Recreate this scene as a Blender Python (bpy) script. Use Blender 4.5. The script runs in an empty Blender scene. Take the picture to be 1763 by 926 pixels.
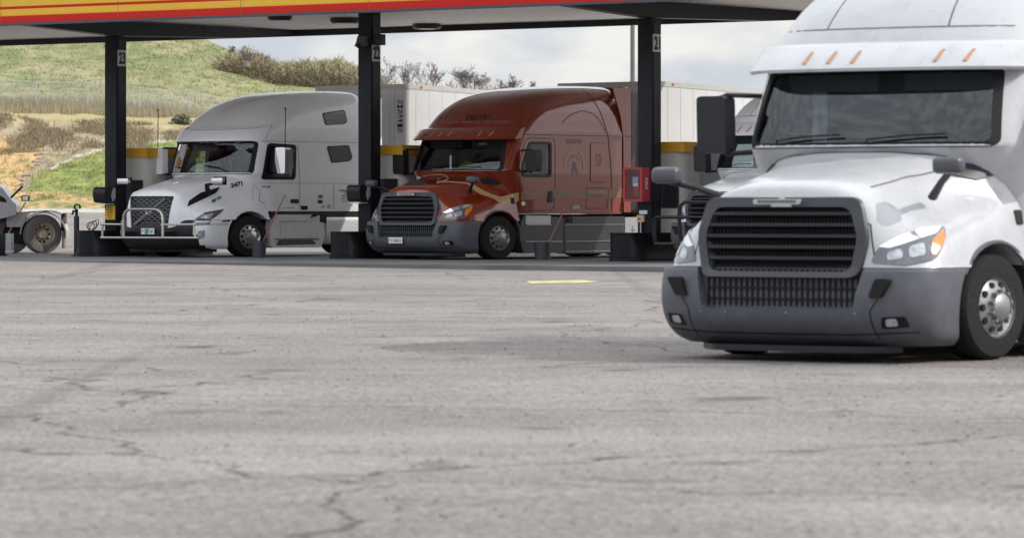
import bpy, bmesh, math, random
import numpy as np
from mathutils import Vector, Matrix
from mathutils.bvhtree import BVHTree
from mathutils.geometry import delaunay_2d_cdt
random.seed(7); np.random.seed(7)
rad = math.radians
SC = bpy.context.scene; C = SC.collection

# ------------------------------------------------------------------ camera, world, sun, exposure
K = 0.8016            # the photograph is squeezed vertically; every real height is multiplied by this at the end
F = 7030.0; FV = F * K; HZ = 359.0; HC = 1.19; CX = 881.5
cam = bpy.data.cameras.new('camera'); camo = bpy.data.objects.new('camera', cam); C.objects.link(camo)
camo.location = (0, 0, HC); camo.rotation_euler = (rad(90), 0, 0)
cam.sensor_width = 36; cam.lens = 36 * F / 1763; cam.shift_y = -(463 - HZ) / 1763
cam.clip_start = 0.5; cam.clip_end = 3000
cam.dof.use_dof = True; cam.dof.focus_distance = 77; cam.dof.aperture_fstop = 5.6
SC.camera = camo
SUN = Vector((.643 * .56 + .766 * .85, .766 * .56 - .643 * .85, K)).normalized()
EL = math.asin(SUN.z); AZ = math.atan2(SUN.x, SUN.y)
w = bpy.data.worlds.new('World'); SC.world = w; w.use_nodes = True
nt = w.node_tree; N = nt.nodes; L = nt.links; N.clear()
def wn(t, **k):
    n = N.new(t)
    for a, b in k.items(): setattr(n, a, b)
    return n
sky = wn('ShaderNodeTexSky', sky_type='NISHITA', sun_disc=False, sun_elevation=EL, sun_rotation=AZ)
sky.air_density = 1.0; sky.dust_density = 2.0
bg1 = wn('ShaderNodeBackground'); bg1.inputs[1].default_value = 0.10; L.new(sky.outputs[0], bg1.inputs[0])
tc = wn('ShaderNodeTexCoord'); mp = wn('ShaderNodeMapping'); mp.inputs['Scale'].default_value = (1, 1, 2.6)
L.new(tc.outputs['Generated'], mp.inputs[0])
nz = wn('ShaderNodeTexNoise'); nz.inputs['Scale'].default_value = 13; nz.inputs['Detail'].default_value = 7; nz.inputs['Roughness'].default_value = .52
L.new(mp.outputs[0], nz.inputs[0])
cr = wn('ShaderNodeValToRGB'); cr.color_ramp.elements[0].position = .44; cr.color_ramp.elements[0].color = (.69, .735, .82, 1)
cr.color_ramp.elements[1].position = .57; cr.color_ramp.elements[1].color = (1.0, .99, .96, 1)
L.new(nz.outputs[0], cr.inputs[0])
sx = wn('ShaderNodeSeparateXYZ'); L.new(tc.outputs['Generated'], sx.inputs[0])
zr = wn('ShaderNodeMapRange'); zr.inputs[1].default_value = .10; zr.inputs[2].default_value = .55; zr.inputs[3].default_value = 1.0; zr.inputs[4].default_value = 2.05; L.new(sx.outputs[2], zr.inputs[0])   # cloud layer brightened with height, added as fill light for the shaded trucks
bg2 = wn('ShaderNodeBackground'); L.new(zr.outputs[0], bg2.inputs[1]); L.new(cr.outputs[0], bg2.inputs[0])
mx = wn('ShaderNodeMixShader'); mx.inputs[0].default_value = .85
L.new(bg1.outputs[0], mx.inputs[1]); L.new(bg2.outputs[0], mx.inputs[2])
wo = wn('ShaderNodeOutputWorld'); L.new(mx.outputs[0], wo.inputs[0])
sl = bpy.data.lights.new('sun', 'SUN'); sl.energy = 2.95; sl.angle = rad(.55); sl.color = (1, .955, .89)
so = bpy.data.objects.new('sun', sl); C.objects.link(so); so.rotation_euler = (-SUN).to_track_quat('-Z', 'Y').to_euler(); so.location = (20, 0, 60)
SC.view_settings.view_transform = 'Standard'; SC.view_settings.look = 'None'; SC.view_settings.gamma = 1
SC.view_settings.use_curve_mapping = False; SC.view_settings.exposure = 0.0
SC.cycles.max_bounces = 8; SC.cycles.transparent_max_bounces = 12; SC.cycles.use_denoising = True

# ------------------------------------------------------------------ geometry of the site
A40 = rad(40); U = Vector((math.cos(A40), -math.sin(A40), 0)); V = Vector((math.sin(A40), math.cos(A40), 0))
def gnd(px, py):
    Y = HC * FV / (py - HZ); return ((px - CX) / F * Y, Y)
def org(hx, hy, xt, yt):
    X, Y = gnd(hx, hy); return (X - xt * U.x - yt * V.x, Y - xt * U.y - yt * V.y)
def inv(O, px, py, xt=None, yt=None):          # a point of the picture on a known plane of a thing's own frame
    k = (px - CX) / F
    if xt is not None:
        bx = O[0] + xt * U.x; by = O[1] + xt * U.y; t = (k * by - bx) / (V.x - k * V.y); Y = by + t * V.y; x, y = xt, t
    else:
        bx = O[0] + yt * V.x; by = O[1] + yt * V.y; t = (k * by - bx) / (U.x - k * U.y); Y = by + t * U.y; x, y = t, yt
    return Vector((x, y, HC + (HZ - py) * Y / FV))
def ray(O, px, py):
    d = Vector(((px - CX) / F, 1, (HZ - py) / FV)); o = Vector((-O[0], -O[1], 0))
    return Vector((o.dot(U), o.dot(V), HC)), Vector((d.dot(U), d.dot(V), d.z)).normalized()

# ------------------------------------------------------------------ materials
MATS = {}
def mat(name, col, rough=.5, metal=0, coat=0, noise=0, nscale=8, bump=0, spec=.5, dirt=0, attr=None, streak=None, specks=0):
    if name in MATS: return MATS[name]
    m = bpy.data.materials.new(name); m.use_nodes = True; t = m.node_tree; b = t.nodes['Principled BSDF']
    b.inputs['Base Color'].default_value = (*col, 1); b.inputs['Roughness'].default_value = rough; b.inputs['Metallic'].default_value = metal
    b.inputs['Coat Weight'].default_value = coat; b.inputs['Coat Roughness'].default_value = .04; b.inputs['Specular IOR Level'].default_value = spec
    tcn = t.nodes.new('ShaderNodeTexCoord')
    src = None
    if attr:
        a = t.nodes.new('ShaderNodeAttribute'); a.attribute_name = attr; src = a.outputs['Color']
    if noise or bump:
        n = t.nodes.new('ShaderNodeTexNoise'); n.inputs['Scale'].default_value = nscale; n.inputs['Detail'].default_value = 6; n.inputs['Roughness'].default_value = .62
        mpn = t.nodes.new('ShaderNodeMapping'); t.links.new(tcn.outputs['Object'], mpn.inputs[0]); t.links.new(mpn.outputs[0], n.inputs[0])
        if streak: mpn.inputs['Scale'].default_value = streak
        if noise:
            mm = t.nodes.new('ShaderNodeMapRange'); mm.inputs[1].default_value = .3; mm.inputs[2].default_value = .7
            mm.inputs[3].default_value = 1 - noise; mm.inputs[4].default_value = 1 + noise; t.links.new(n.outputs[0], mm.inputs[0])
            vm = t.nodes.new('ShaderNodeVectorMath'); vm.operation = 'SCALE'; t.links.new(mm.outputs[0], vm.inputs['Scale'])
            if src: t.links.new(src, vm.inputs[0])
            else: vm.inputs[0].default_value = col
            src = vm.outputs[0]
        if bump:
            bn = t.nodes.new('ShaderNodeBump'); bn.inputs['Strength'].default_value = bump; bn.inputs['Distance'].default_value = .02
            t.links.new(n.outputs[0], bn.inputs['Height']); t.links.new(bn.outputs[0], b.inputs['Normal'])
    if dirt:
        n2 = t.nodes.new('ShaderNodeTexNoise'); n2.inputs['Scale'].default_value = 3.1; n2.inputs['Detail'].default_value = 9; n2.inputs['Roughness'].default_value = .7
        t.links.new(tcn.outputs['Object'], n2.inputs[0])
        r2 = t.nodes.new('ShaderNodeMapRange'); r2.inputs[1].default_value = .52; r2.inputs[2].default_value = .78; r2.inputs[4].default_value = dirt
        t.links.new(n2.outputs[0], r2.inputs[0])
        mxn = t.nodes.new('ShaderNodeMix'); mxn.data_type = 'RGBA'; t.links.new(r2.outputs[0], mxn.inputs[0])
        if src: t.links.new(src, mxn.inputs[6])
        else: mxn.inputs[6].default_value = (*col, 1)
        mxn.inputs[7].default_value = (.16, .14, .12, 1); src = mxn.outputs[2]
        t.links.new(r2.outputs[0], b.inputs['Roughness']) if False else None
    if specks:
        n3 = t.nodes.new('ShaderNodeTexNoise'); n3.inputs['Scale'].default_value = 42; n3.inputs['Detail'].default_value = 3; t.links.new(tcn.outputs['Object'], n3.inputs[0])
        r3 = t.nodes.new('ShaderNodeMapRange'); r3.inputs[1].default_value = .70; r3.inputs[2].default_value = .74; r3.inputs[4].default_value = specks; t.links.new(n3.outputs[0], r3.inputs[0])
        m3 = t.nodes.new('ShaderNodeMix'); m3.data_type = 'RGBA'; t.links.new(r3.outputs[0], m3.inputs[0])
        if src: t.links.new(src, m3.inputs[6])
        else: m3.inputs[6].default_value = (*col, 1)
        m3.inputs[7].default_value = (.07, .06, .05, 1); src = m3.outputs[2]
    if src: t.links.new(src, b.inputs['Base Color'])
    MATS[name] = m; return m
def glassmat(name, tint, base=.06):
    if name in MATS: return MATS[name]
    m = bpy.data.materials.new(name); m.use_nodes = True; t = m.node_tree; t.nodes.clear()
    fr = t.nodes.new('ShaderNodeLayerWeight'); fr.inputs[0].default_value = .158
    mr = t.nodes.new('ShaderNodeMapRange'); mr.inputs[3].default_value = base; mr.inputs[4].default_value = .9; t.links.new(fr.outputs['Fresnel'], mr.inputs[0])
    tr = t.nodes.new('ShaderNodeBsdfTransparent'); tr.inputs[0].default_value = (*tint, 1)
    gl = t.nodes.new('ShaderNodeBsdfGlossy'); gl.inputs['Roughness'].default_value = .03; fr.inputs[0].default_value = .15; gl.inputs[0].default_value = (.9, .95, 1, 1)
    mxs = t.nodes.new('ShaderNodeMixShader'); o = t.nodes.new('ShaderNodeOutputMaterial')
    t.links.new(mr.outputs[0], mxs.inputs[0]); t.links.new(tr.outputs[0], mxs.inputs[1]); t.links.new(gl.outputs[0], mxs.inputs[2]); t.links.new(mxs.outputs[0], o.inputs[0])
    MATS[name] = m; return m
RED = mat('red_paint', (.225, .025, .006), .20, .1, 1.0, noise=.05, nscale=40, dirt=.03)
WHITE = mat('white_paint', (.87, .89, .92), .30, 0, .55, noise=.03, nscale=6, dirt=.12, specks=.4)
WHITE2 = mat('clean_white_paint', (.46, .47, .495), .3, 0, .5, noise=.04, nscale=5, dirt=.30, specks=.7)
DIRTY = mat('dirty_white_panel', (.60, .61, .62), .5, 0, .2, noise=.10, nscale=5, dirt=.55)
GREYPL = mat('grey_bumper_plastic', (.092, .096, .116), .50, 0, 0, spec=.35, noise=.14, nscale=7, bump=.12, dirt=.35)
DARKPL = mat('dark_plastic', (.018, .019, .024), .42, 0, 0, spec=.35, noise=.1, nscale=20)
BLACK = mat('black_rubber', (.009, .009, .010), .6, spec=.3)
TYRE = mat('tyre_rubber', (.014, .014, .015), .8, spec=.25, noise=.25, nscale=30, bump=.4)
DUSTTYRE = mat('dusty_tyre_rubber', (.17, .16, .15), .85, noise=.25, nscale=20, bump=.3)
ALU = mat('aluminium', (.55, .55, .56), .32, .9, noise=.08, nscale=30)
DULLALU = mat('dull_aluminium', (.30, .30, .31), .42, .7, noise=.15, nscale=20)
CHROME = mat('chrome', (.75, .76, .78), .08, 1)
STEELT = mat('satin_steel_tube', (.52, .50, .47), .28, .85, noise=.05, nscale=30)
SKIRT = mat('charcoal_fairing_plastic', (.035, .038, .046), .42, .0, .05, noise=.12, nscale=8, dirt=.25)
TREAD = mat('step_tread_metal', (.46, .46, .47), .45, .4, noise=.15, nscale=40, bump=.3)
GLASS = glassmat('windscreen_glass', (.50, .57, .60), .06)
DGLASS = mat('dark_window_glass', (.01, .014, .02), .04, 0, 0, spec=.6)
GREYGLASS = mat('grey_blind_behind_glass', (.035, .036, .042), .2, 0, .2)
INTER = mat('cab_interior', (.035, .034, .035), .8, noise=.2, nscale=8)
SEAT = mat('seat_fabric', (.07, .068, .07), .9, noise=.15, nscale=30)
PAPER = mat('paper', (.75, .76, .78), .7)
LIMEV = mat('lime_vest_fabric', (.22, .38, .06), .8, noise=.1, nscale=12)
BLUEC = mat('blue_plastic', (.02, .12, .45), .5)
AMBER = mat('amber_lens', (.75, .20, .01), .2, 0, .6)
LENS = mat('clear_headlamp_lens', (.40, .43, .47), .08, .2, 1.0, noise=.45, nscale=14)
LAMPIN = mat('headlamp_reflector', (.85, .88, .92), .12, .8)
GOLD = mat('tan_gold_stripe', (.52, .33, .14), .45, 0, .4)
DECALD = mat('dark_decal', (.035, .02, .025), .5)
DECALG = mat('grey_blue_decal', (.12, .13, .16), .5, 0, .3)
DECALP = mat('faded_grey_lettering', (.13, .05, .045), .5)
DECALT = mat('tan_decal', (.45, .30, .18), .5, 0, .3)
BLKTXT = mat('black_lettering', (.02, .02, .022), .6)
GREYTXT = mat('grey_lettering', (.14, .14, .15), .6)
YELTXT = mat('yellow_lettering', (.50, .40, .10), .5)
WHTXT = mat('white_plate', (.72, .73, .74), .5)
PLATEG = mat('grey_number_plate', (.60, .61, .62), .6, noise=.08)
STEELD = mat('dark_navy_steel_paint', (.010, .012, .018), .42, 0, .0, spec=.3, noise=.25, nscale=2.5, streak=(6, 6, .5))
GUARD = mat('black_steel_guard', (.008, .008, .011), .45, 0, 0, spec=.25, noise=.35, nscale=4, streak=(3, 3, .4))
FYEL = mat('fascia_yellow', (.74, .46, .05), .6, spec=.2, noise=.02); FRED = mat('fascia_red', (.52, .022, .014), .6, spec=.2, noise=.03)
FORA = mat('fascia_orange', (.80, .30, .035), .45); FTRIM = mat('fascia_dark_trim', (.05, .06, .085), .5)
DECK = mat('ceiling_decking', (.86, .82, .80), .38, .25, noise=.10, nscale=2.2, streak=(.25, 9, 1), bump=.06)
PUMPY = mat('yellow_pump_band', (.60, .31, .015), .5, noise=.12, nscale=3); PUMPC = mat('cream_pump_cladding', (.50, .48, .44), .5, noise=.06, nscale=3, dirt=.2)
PUMPG = mat('grey_pump_panel', (.30, .31, .33), .5, noise=.08, nscale=3)
TRW = mat('trailer_white_panel', (.70, .70, .69), .45, 0, .2, noise=.03, nscale=1.5, dirt=.06)
TRG = mat('trailer_front_panel', (.70, .71, .71), .5, 0, .1, noise=.06, nscale=1.2, dirt=.1)
RAILM = mat('trailer_rail_metal', (.55, .54, .50), .45, .3, noise=.08)
FIRER = mat('fire_cabinet_red', (.42, .008, .012), .4, 0, .4); SIGNY = mat('sign_yellow', (.80, .48, .02), .5)
WOOD = mat('reddish_wood_handle', (.34, .14, .09), .6, noise=.15, nscale=30)
BUCK = mat('charcoal_bucket_plastic', (.045, .05, .06), .45, noise=.1)
CONC = mat('island_concrete', (.30, .29, .27), .85, noise=.15, nscale=6, bump=.3)
GALV = mat('galvanised_steel', (.50, .52, .54), .5, .5); POLE = mat('grey_lamp_pole', (.16, .16, .165), .5, .3, noise=.1)
BARK = mat('grey_brown_bark', (.24, .21, .21), .9, noise=.2, nscale=3); EVERG = mat('evergreen_needles', (.05, .075, .03), .8, noise=.4, nscale=3)
CREAMSTK = mat('tan_sticker', (.6, .45, .28), .6)
PURP = mat('purple_sticker', (.20, .08, .24), .5); TEAL = mat('teal_sticker', (.06, .35, .42), .5); GREENS = mat('pale_green_sticker', (.30, .48, .34), .6)

# ------------------------------------------------------------------ builders
def link(name, me, m, parent=None, smooth=True, ang=35):
    o = bpy.data.objects.new(name, me); C.objects.link(o)
    if m is not None:
        for q in (m if isinstance(m, (list, tuple)) else [m]): me.materials.append(q)
    if smooth:
        me.polygons.foreach_set('use_smooth', [True] * len(me.polygons)); me.set_sharp_from_angle(angle=rad(ang))
    if parent is not None: o.parent = parent
    return o
def mesh(name, vs, fs, m, parent=None, smooth=True, ang=35, fix=True):
    me = bpy.data.meshes.new(name); me.from_pydata([tuple(v) for v in vs], [], fs); me.update()
    if fix:
        bm = bmesh.new(); bm.from_mesh(me); bmesh.ops.remove_doubles(bm, verts=bm.verts, dist=1e-5); bmesh.ops.recalc_face_normals(bm, faces=bm.faces); bm.to_mesh(me); bm.free()
    return link(name, me, m, parent, smooth, ang)
def npmesh(name, vs, fs, m, parent=None, smooth=False, colors=None):
    me = bpy.data.meshes.new(name); vs = np.asarray(vs, 'f4'); fs = np.asarray(fs, 'i4'); n = fs.shape[1]
    me.vertices.add(len(vs)); me.vertices.foreach_set('co', vs.ravel()); me.loops.add(fs.size); me.loops.foreach_set('vertex_index', fs.ravel())
    me.polygons.add(len(fs)); me.polygons.foreach_set('loop_start', np.arange(0, fs.size, n, dtype='i4')); me.polygons.foreach_set('loop_total', np.full(len(fs), n, 'i4'))
    me.update(calc_edges=True)
    if colors is not None:
        ca = me.color_attributes.new('Col', 'FLOAT_COLOR', 'POINT'); ca.data.foreach_set('color', np.asarray(colors, 'f4').ravel())
    o = bpy.data.objects.new(name, me); C.objects.link(o); me.materials.append(m)
    if smooth: me.polygons.foreach_set('use_smooth', [True] * len(me.polygons))
    if parent is not None: o.parent = parent
    return o
def thing(name, label, cat, loc=(0, 0, 0), rot=0, group=None):
    o = bpy.data.objects.new(name, None); C.objects.link(o); o.location = loc; o.rotation_euler = (0, 0, rot); o.empty_display_size = .2
    o['label'] = label; o['category'] = cat
    if group: o['group'] = group
    return o
def tag(o, label, cat, group=None, kind=None):
    if label: o['label'] = label
    if cat: o['category'] = cat
    if group: o['group'] = group
    if kind: o['kind'] = kind
    return o
def structure(o): o['kind'] = 'structure'; return o
class G:                                         # collects shapes for ONE mesh
    def __init__(s): s.v = []; s.f = []
    def add(s, vs, fs):
        k = len(s.v); s.v += [Vector(a) for a in vs]; s.f += [tuple(i + k for i in f) for f in fs]; return s
    def box(s, a, b, bev=0):
        x0, y0, z0 = a; x1, y1, z1 = b
        if bev <= 0:
            return s.add([(x0, y0, z0), (x1, y0, z0), (x1, y1, z0), (x0, y1, z0), (x0, y0, z1), (x1, y0, z1), (x1, y1, z1), (x0, y1, z1)],
                         [(0, 3, 2, 1), (4, 5, 6, 7), (0, 1, 5, 4), (1, 2, 6, 5), (2, 3, 7, 6), (3, 0, 4, 7)])
        bm = bmesh.new(); bmesh.ops.create_cube(bm, size=1)
        for q in bm.verts: q.co = Vector(((x0 + x1) / 2 + q.co.x * (x1 - x0), (y0 + y1) / 2 + q.co.y * (y1 - y0), (z0 + z1) / 2 + q.co.z * (z1 - z0)))
        bmesh.ops.bevel(bm, geom=bm.edges, offset=bev, segments=3, affect='EDGES', profile=.5)
        return s.bm(bm)
    def bm(s, bm):
        bm.verts.index_update(); s.add([q.co.copy() for q in bm.verts], [[q.index for q in f.verts] for f in bm.faces]); bm.free(); return s
    def tube(s, pts, r, n=10, cap=True):
        pts = [Vector(p) for p in pts]; rs = r if isinstance(r, (list, tuple)) else [r] * len(pts); k = len(s.v); prev = None
        for i, p in enumerate(pts):
            d = (pts[min(i + 1, len(pts) - 1)] - pts[max(i - 1, 0)]).normalized()
            if prev is None: a = d.cross(Vector((0, 0, 1)) if abs(d.z) < .9 else Vector((1, 0, 0))).normalized()
            else: a = (prev - d * prev.dot(d)).normalized()
            prev = a; b = d.cross(a)
            for j in range(n):
                t = 2 * math.pi * j / n; s.v.append(p + (a * math.cos(t) + b * math.sin(t)) * rs[i])
        for i in range(len(pts) - 1):
            for j in range(n): s.f.append((k + i * n + j, k + i * n + (j + 1) % n, k + (i + 1) * n + (j + 1) % n, k + (i + 1) * n + j))
        if cap: s.f.append(tuple(k + j for j in range(n))[::-1]); s.f.append(tuple(k + (len(pts) - 1) * n + j for j in range(n)))
        return s
    def lathe(s, prof, c, axis='z', n=32, closed=False):     # prof: (radius, along)
        k = len(s.v); c = Vector(c); m = len(prof)
        for j in range(n):
            t = 2 * math.pi * j / n; cs, sn = math.cos(t), math.sin(t)
            for r, h in prof:
                s.v.append(c + (Vector((r * cs, r * sn, h)) if axis == 'z' else Vector((h, r * cs, r * sn)) if axis == 'x' else Vector((r * cs, h, r * sn))))
        for j in range(n):
            for i in range(m - 1 + (1 if closed else 0)):
                a, b = i, (i + 1) % m; s.f.append((k + j * m + a, k + ((j + 1) % n) * m + a, k + ((j + 1) % n) * m + b, k + j * m + b))
        return s
    def prism(s, poly, fn, a, b):                             # poly 2D, fn(p,q,h)->3D
        n = len(poly); k = len(s.v)
        for h in (a, b):
            for p, q in poly: s.v.append(Vector(fn(p, q, h)))
        s.f.append(tuple(k + i for i in range(n))[::-1]); s.f.append(tuple(k + n + i for i in range(n)))
        for i in range(n): s.f.append((k + i, k + (i + 1) % n, k + n + (i + 1) % n, k + n + i))
        return s
    def build(s, name, m, parent=None, smooth=True, ang=35, fix=True): return mesh(name, s.v, s.f, m, parent, smooth, ang, fix)
YZ = lambda p, q, h: (h, p, q)
XZ = lambda p, q, h: (p, h, q)
XY = lambda p, q, h: (p, q, h)
def catmull(P, n):
    P = np.asarray(P, float); out = []; m = len(P)
    for i in range(m - 1):
        p0 = P[i - 1] if i > 0 else 2 * P[0] - P[1]; p1 = P[i]; p2 = P[i + 1]; p3 = P[i + 2] if i + 2 < m else 2 * P[-1] - P[-2]
        for j in range(n):
            t = j / n; out.append(.5 * (2 * p1 + (p2 - p0) * t + (2 * p0 - 5 * p1 + 4 * p2 - p3) * t * t + (3 * p1 - p0 - 3 * p2 + p3) * t ** 3))
    out.append(P[-1]); return np.array(out)
def surf(grid, n=5):
    g = np.array(grid, float); a = np.stack([catmull(r, n) for r in g]); b = np.stack([catmull(a[:, i], n) for i in range(a.shape[1])], 1); return b
def dens(a, b, k=6):
    A = []; B = []
    for i in range(len(a)):
        p, q = Vector(a[i]), Vector(a[(i + 1) % len(a)]); r, s_ = Vector(b[i]), Vector(b[(i + 1) % len(b)]); m = max(1, int((q - p).length / .08))
        for j in range(m): A.append(tuple(p.lerp(q, j / m))); B.append(tuple(r.lerp(s_, j / m)))
    return A, B
def rpoly(pts, r, n=4):
    out = []; m = len(pts)
    for i in range(m):
        p = Vector(pts[i][:2]); a = Vector(pts[i - 1][:2]); b = Vector(pts[(i + 1) % m][:2])
        da, db = (a - p), (b - p); rr = min(r, da.length * .45, db.length * .45); s = p + da.normalized() * rr; e = p + db.normalized() * rr
        for j in range(n + 1):
            t = j / n; q = s * (1 - t) ** 2 + p * 2 * t * (1 - t) + e * t * t; out.append((q.x, q.y))
    return out
def ringstack(rows, e=2.6, nz=30, nf=12, cap=True):
    """closed body from plan outlines: rows (z, front y, corner depth, half width, rear y)"""
    rows = catmull(np.array(rows, float), max(1, nz // (len(rows) - 1)))
    vs = []; fs = []; ring = None
    for z, yf, D, wd, yr in rows:
        half = []
        for i in range(nf + 1):
            t = math.pi / 2 * i / nf; x = wd * math.sin(t) ** (2 / e); dy = D * (1 - math.cos(t) ** (2 / e)) if i < nf else D
            half.append((x, yf + dy))
        half += [(wd, yf + D + (yr - .12 - yf - D) * k / 6) for k in range(1, 6)]
        half += [(wd, yr - .12), (wd - .03, yr - .03), (wd - .12, yr), (wd * .5, yr)]
        full = half + [(0, yr)] + [(-x, y) for x, y in half[::-1][:-1]]
        full = [(x, y, z) for x, y in full]
        if ring is None: ring = len(full)
        vs += full
    R = len(rows)
    for i in range(R - 1):
        for j in range(ring): fs.append((i * ring + j, i * ring + (j + 1) % ring, (i + 1) * ring + (j + 1) % ring, (i + 1) * ring + j))
    if cap:
        fs.append(tuple(range(ring))[::-1]); fs.append(tuple((R - 1) * ring + j for j in range(ring)))
    return vs, fs
def boolean(o, cutters, op='DIFFERENCE'):
    par = o.parent; o.parent = None; bpy.context.view_layer.update()
    for c in cutters:
        md = o.modifiers.new('b', 'BOOLEAN'); md.object = c; md.operation = op; md.solver = 'EXACT'
    dg = bpy.context.evaluated_depsgraph_get(); dg.update(); ev = o.evaluated_get(dg)
    me = bpy.data.meshes.new_from_object(ev); old = o.data; mats = list(old.materials); o.modifiers.clear(); o.data = me
    me.materials.clear()
    for m in mats[:1]: me.materials.append(m)
    me.polygons.foreach_set('material_index', [0] * len(me.polygons))
    bpy.data.meshes.remove(old)
    for c in cutters:
        d = c.data; bpy.data.objects.remove(c); bpy.data.meshes.remove(d)
    me.polygons.foreach_set('use_smooth', [True] * len(me.polygons)); me.set_sharp_from_angle(angle=rad(32)); o.parent = par
    return o
def bvh_of(*objs):
    vs = []; fs = []
    for o in objs:
        k = len(vs); vs += [v.co.copy() for v in o.data.vertices]; fs += [[i + k for i in p.vertices] for p in o.data.polygons]
    return BVHTree.FromPolygons(vs, fs)
def cast(bvh, rf, p, off, fb=None):
    o, d = rf(*p); h, n, i, di = bvh.ray_cast(o, d)
    if h is None: return fb
    if n.dot(d) > 0: n = -n
    return h + n * off
def meshpoly(poly, step):
    poly = [Vector(p) for p in poly]; xs = [p.x for p in poly]; ys = [p.y for p in poly]
    out = []
    for i, p in enumerate(poly):
        q = poly[(i + 1) % len(poly)]; k = max(1, int((q - p).length / step))
        out += [p.lerp(q, j / k) for j in range(k)]
    n = len(out); edges = [(i, (i + 1) % n) for i in range(n)]
    pts = list(out); y = min(ys) + step / 2
    while y < max(ys):
        x = min(xs) + step / 2
        while x < max(xs):
            q = Vector((x, y)); ins = False; j = n - 1
            for i in range(n):
                a, b = out[i], out[j]
                if (a.y > q.y) != (b.y > q.y) and q.x < (b.x - a.x) * (q.y - a.y) / (b.y - a.y) + a.x: ins = not ins
                j = i
            if ins and min((q - a).length for a in out) > step * .4: pts.append(q)
            x += step
        y += step
    r = delaunay_2d_cdt(pts, edges, [tuple(range(n))], 1, 1e-6); return [tuple(v) for v in r[0]], [tuple(f) for f in r[2]]
def drape(name, polys, bvh, rf, m, parent, off=.004, step=3, thick=0, mirror=False, label=None):
    vs = []; fs = []
    for poly in polys:
        v2, f2 = meshpoly(poly, step); k = len(vs); last = None; P = [cast(bvh, rf, p, off) for p in v2]
        good = [p for p in P if p is not None]
        if not good: continue
        P = [p if p is not None else None for p in P]; vs += [p if p is not None else good[0] for p in P]
        fs += [tuple(i + k for i in f) for f in f2 if all(P[i] is not None for i in f)]
    return finish(name, vs, fs, m, parent, thick, mirror, label)
def finish(name, vs, fs, m, parent, thick=0, mirror=False, label=None):
    vs = [Vector(v) for v in vs]
    if not fs: return None
    if thick:
        me = bpy.data.meshes.new('t'); me.from_pydata(vs, [], fs); bm = bmesh.new(); bm.from_mesh(me); bpy.data.meshes.remove(me)
        bmesh.ops.recalc_face_normals(bm, faces=bm.faces); bm.normal_update()
        r = bmesh.ops.solidify(bm, geom=bm.faces[:], thickness=thick); bm.verts.index_update()
        vs = [v.co.copy() for v in bm.verts]; fs = [[v.index for v in f.verts] for f in bm.faces]; bm.free()
    o = mesh(name, vs, fs, m, parent)
    if label: o['label'] = label
    if mirror:
        o2 = mesh(name, [(-v.x, v.y, v.z) for v in vs], [tuple(f)[::-1] for f in fs], m, parent)
        if label: o2['label'] = label
    return o
def line_poly(pts, w):
    P = [Vector(p) for p in pts]; a = []; b = []
    for i, p in enumerate(P):
        d = (P[min(i + 1, len(P) - 1)] - P[max(i - 1, 0)]).normalized(); n = Vector((-d.y, d.x)) * w / 2
        a.append(p + n); b.append(p - n)
    return [tuple(q) for q in a + b[::-1]]
def strip(name, pts, w, bvh, rf, m, parent, off=.003, step=4, mirror=False, closed=False):
    P = [Vector(p) for p in pts]
    if closed: P.append(P[0])
    Q = []
    for i in range(len(P) - 1):
        k = max(1, int((P[i + 1] - P[i]).length / step)); Q += [P[i].lerp(P[i + 1], j / k) for j in range(k)]
    Q.append(P[-1]); vs = []; fs = []; last = None
    for i, p in enumerate(Q):
        d = (Q[min(i + 1, len(Q) - 1)] - Q[max(i - 1, 0)]).normalized(); n = Vector((-d.y, d.x)) * w / 2
        if closed and i in (0, len(Q) - 1): d = (Q[1] - Q[-2]).normalized(); n = Vector((-d.y, d.x)) * w / 2
        a = cast(bvh, rf, p + n, off); b = cast(bvh, rf, p - n, off)
        if a is None or b is None: last = None; continue
        vs += [a, b]
        if last is not None: fs.append((last, last + 1, len(vs) - 1, len(vs) - 2))
        last = len(vs) - 2
    return finish(name, vs, fs, m, parent, 0, mirror)
def textgeo(s, bold=0, sp=1, cond=1):
    cu = bpy.data.curves.new('txt', 'FONT'); cu.body = s; cu.size = 1; cu.align_x = 'CENTER'; cu.align_y = 'CENTER'; cu.offset = bold; cu.space_character = sp; cu.resolution_u = 3
    o = bpy.data.objects.new('txt', cu); C.objects.link(o); dg = bpy.context.evaluated_depsgraph_get(); dg.update()
    me = bpy.data.meshes.new_from_object(o.evaluated_get(dg)); V_ = [(v.co.x * cond, v.co.y) for v in me.vertices]; F_ = [tuple(p.vertices) for p in me.polygons]
    bpy.data.objects.remove(o); bpy.data.curves.remove(cu); bpy.data.meshes.remove(me)
    xs = [p[0] for p in V_]; ys = [p[1] for p in V_]; cx = (min(xs) + max(xs)) / 2; cy = (min(ys) + max(ys)) / 2; W_ = max(xs) - min(xs); H_ = max(ys) - min(ys)
    return [((x - cx) / W_, (y - cy) / H_) for x, y in V_], F_
def text_on(name, s, c, wv, hv, bvh, rf, m, parent, off=.006, bold=.02, lines=None, sp=1):
    """text box centred on picture point c, width vector wv, height vector hv (picture y down)"""
    v, f = textgeo(s, bold, sp); P = [cast(bvh, rf, (c[0] + x * wv[0] + y * hv[0], c[1] + x * wv[1] + y * hv[1]), off) for x, y in v]
    good = [p for p in P if p is not None]
    if not good: return None
    return finish(name, [p if p is not None else good[0] for p in P], [q for q in f if all(P[i] is not None for i in q)], m, parent)
def text_flat(name, s, origin, wv, hv, m, parent, bold=.02, sp=1):
    v, f = textgeo(s, bold, sp); o = Vector(origin); a = Vector(wv); b = Vector(hv)
    return finish(name, [o + a * x + b * y for x, y in v], f, m, parent)

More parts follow.
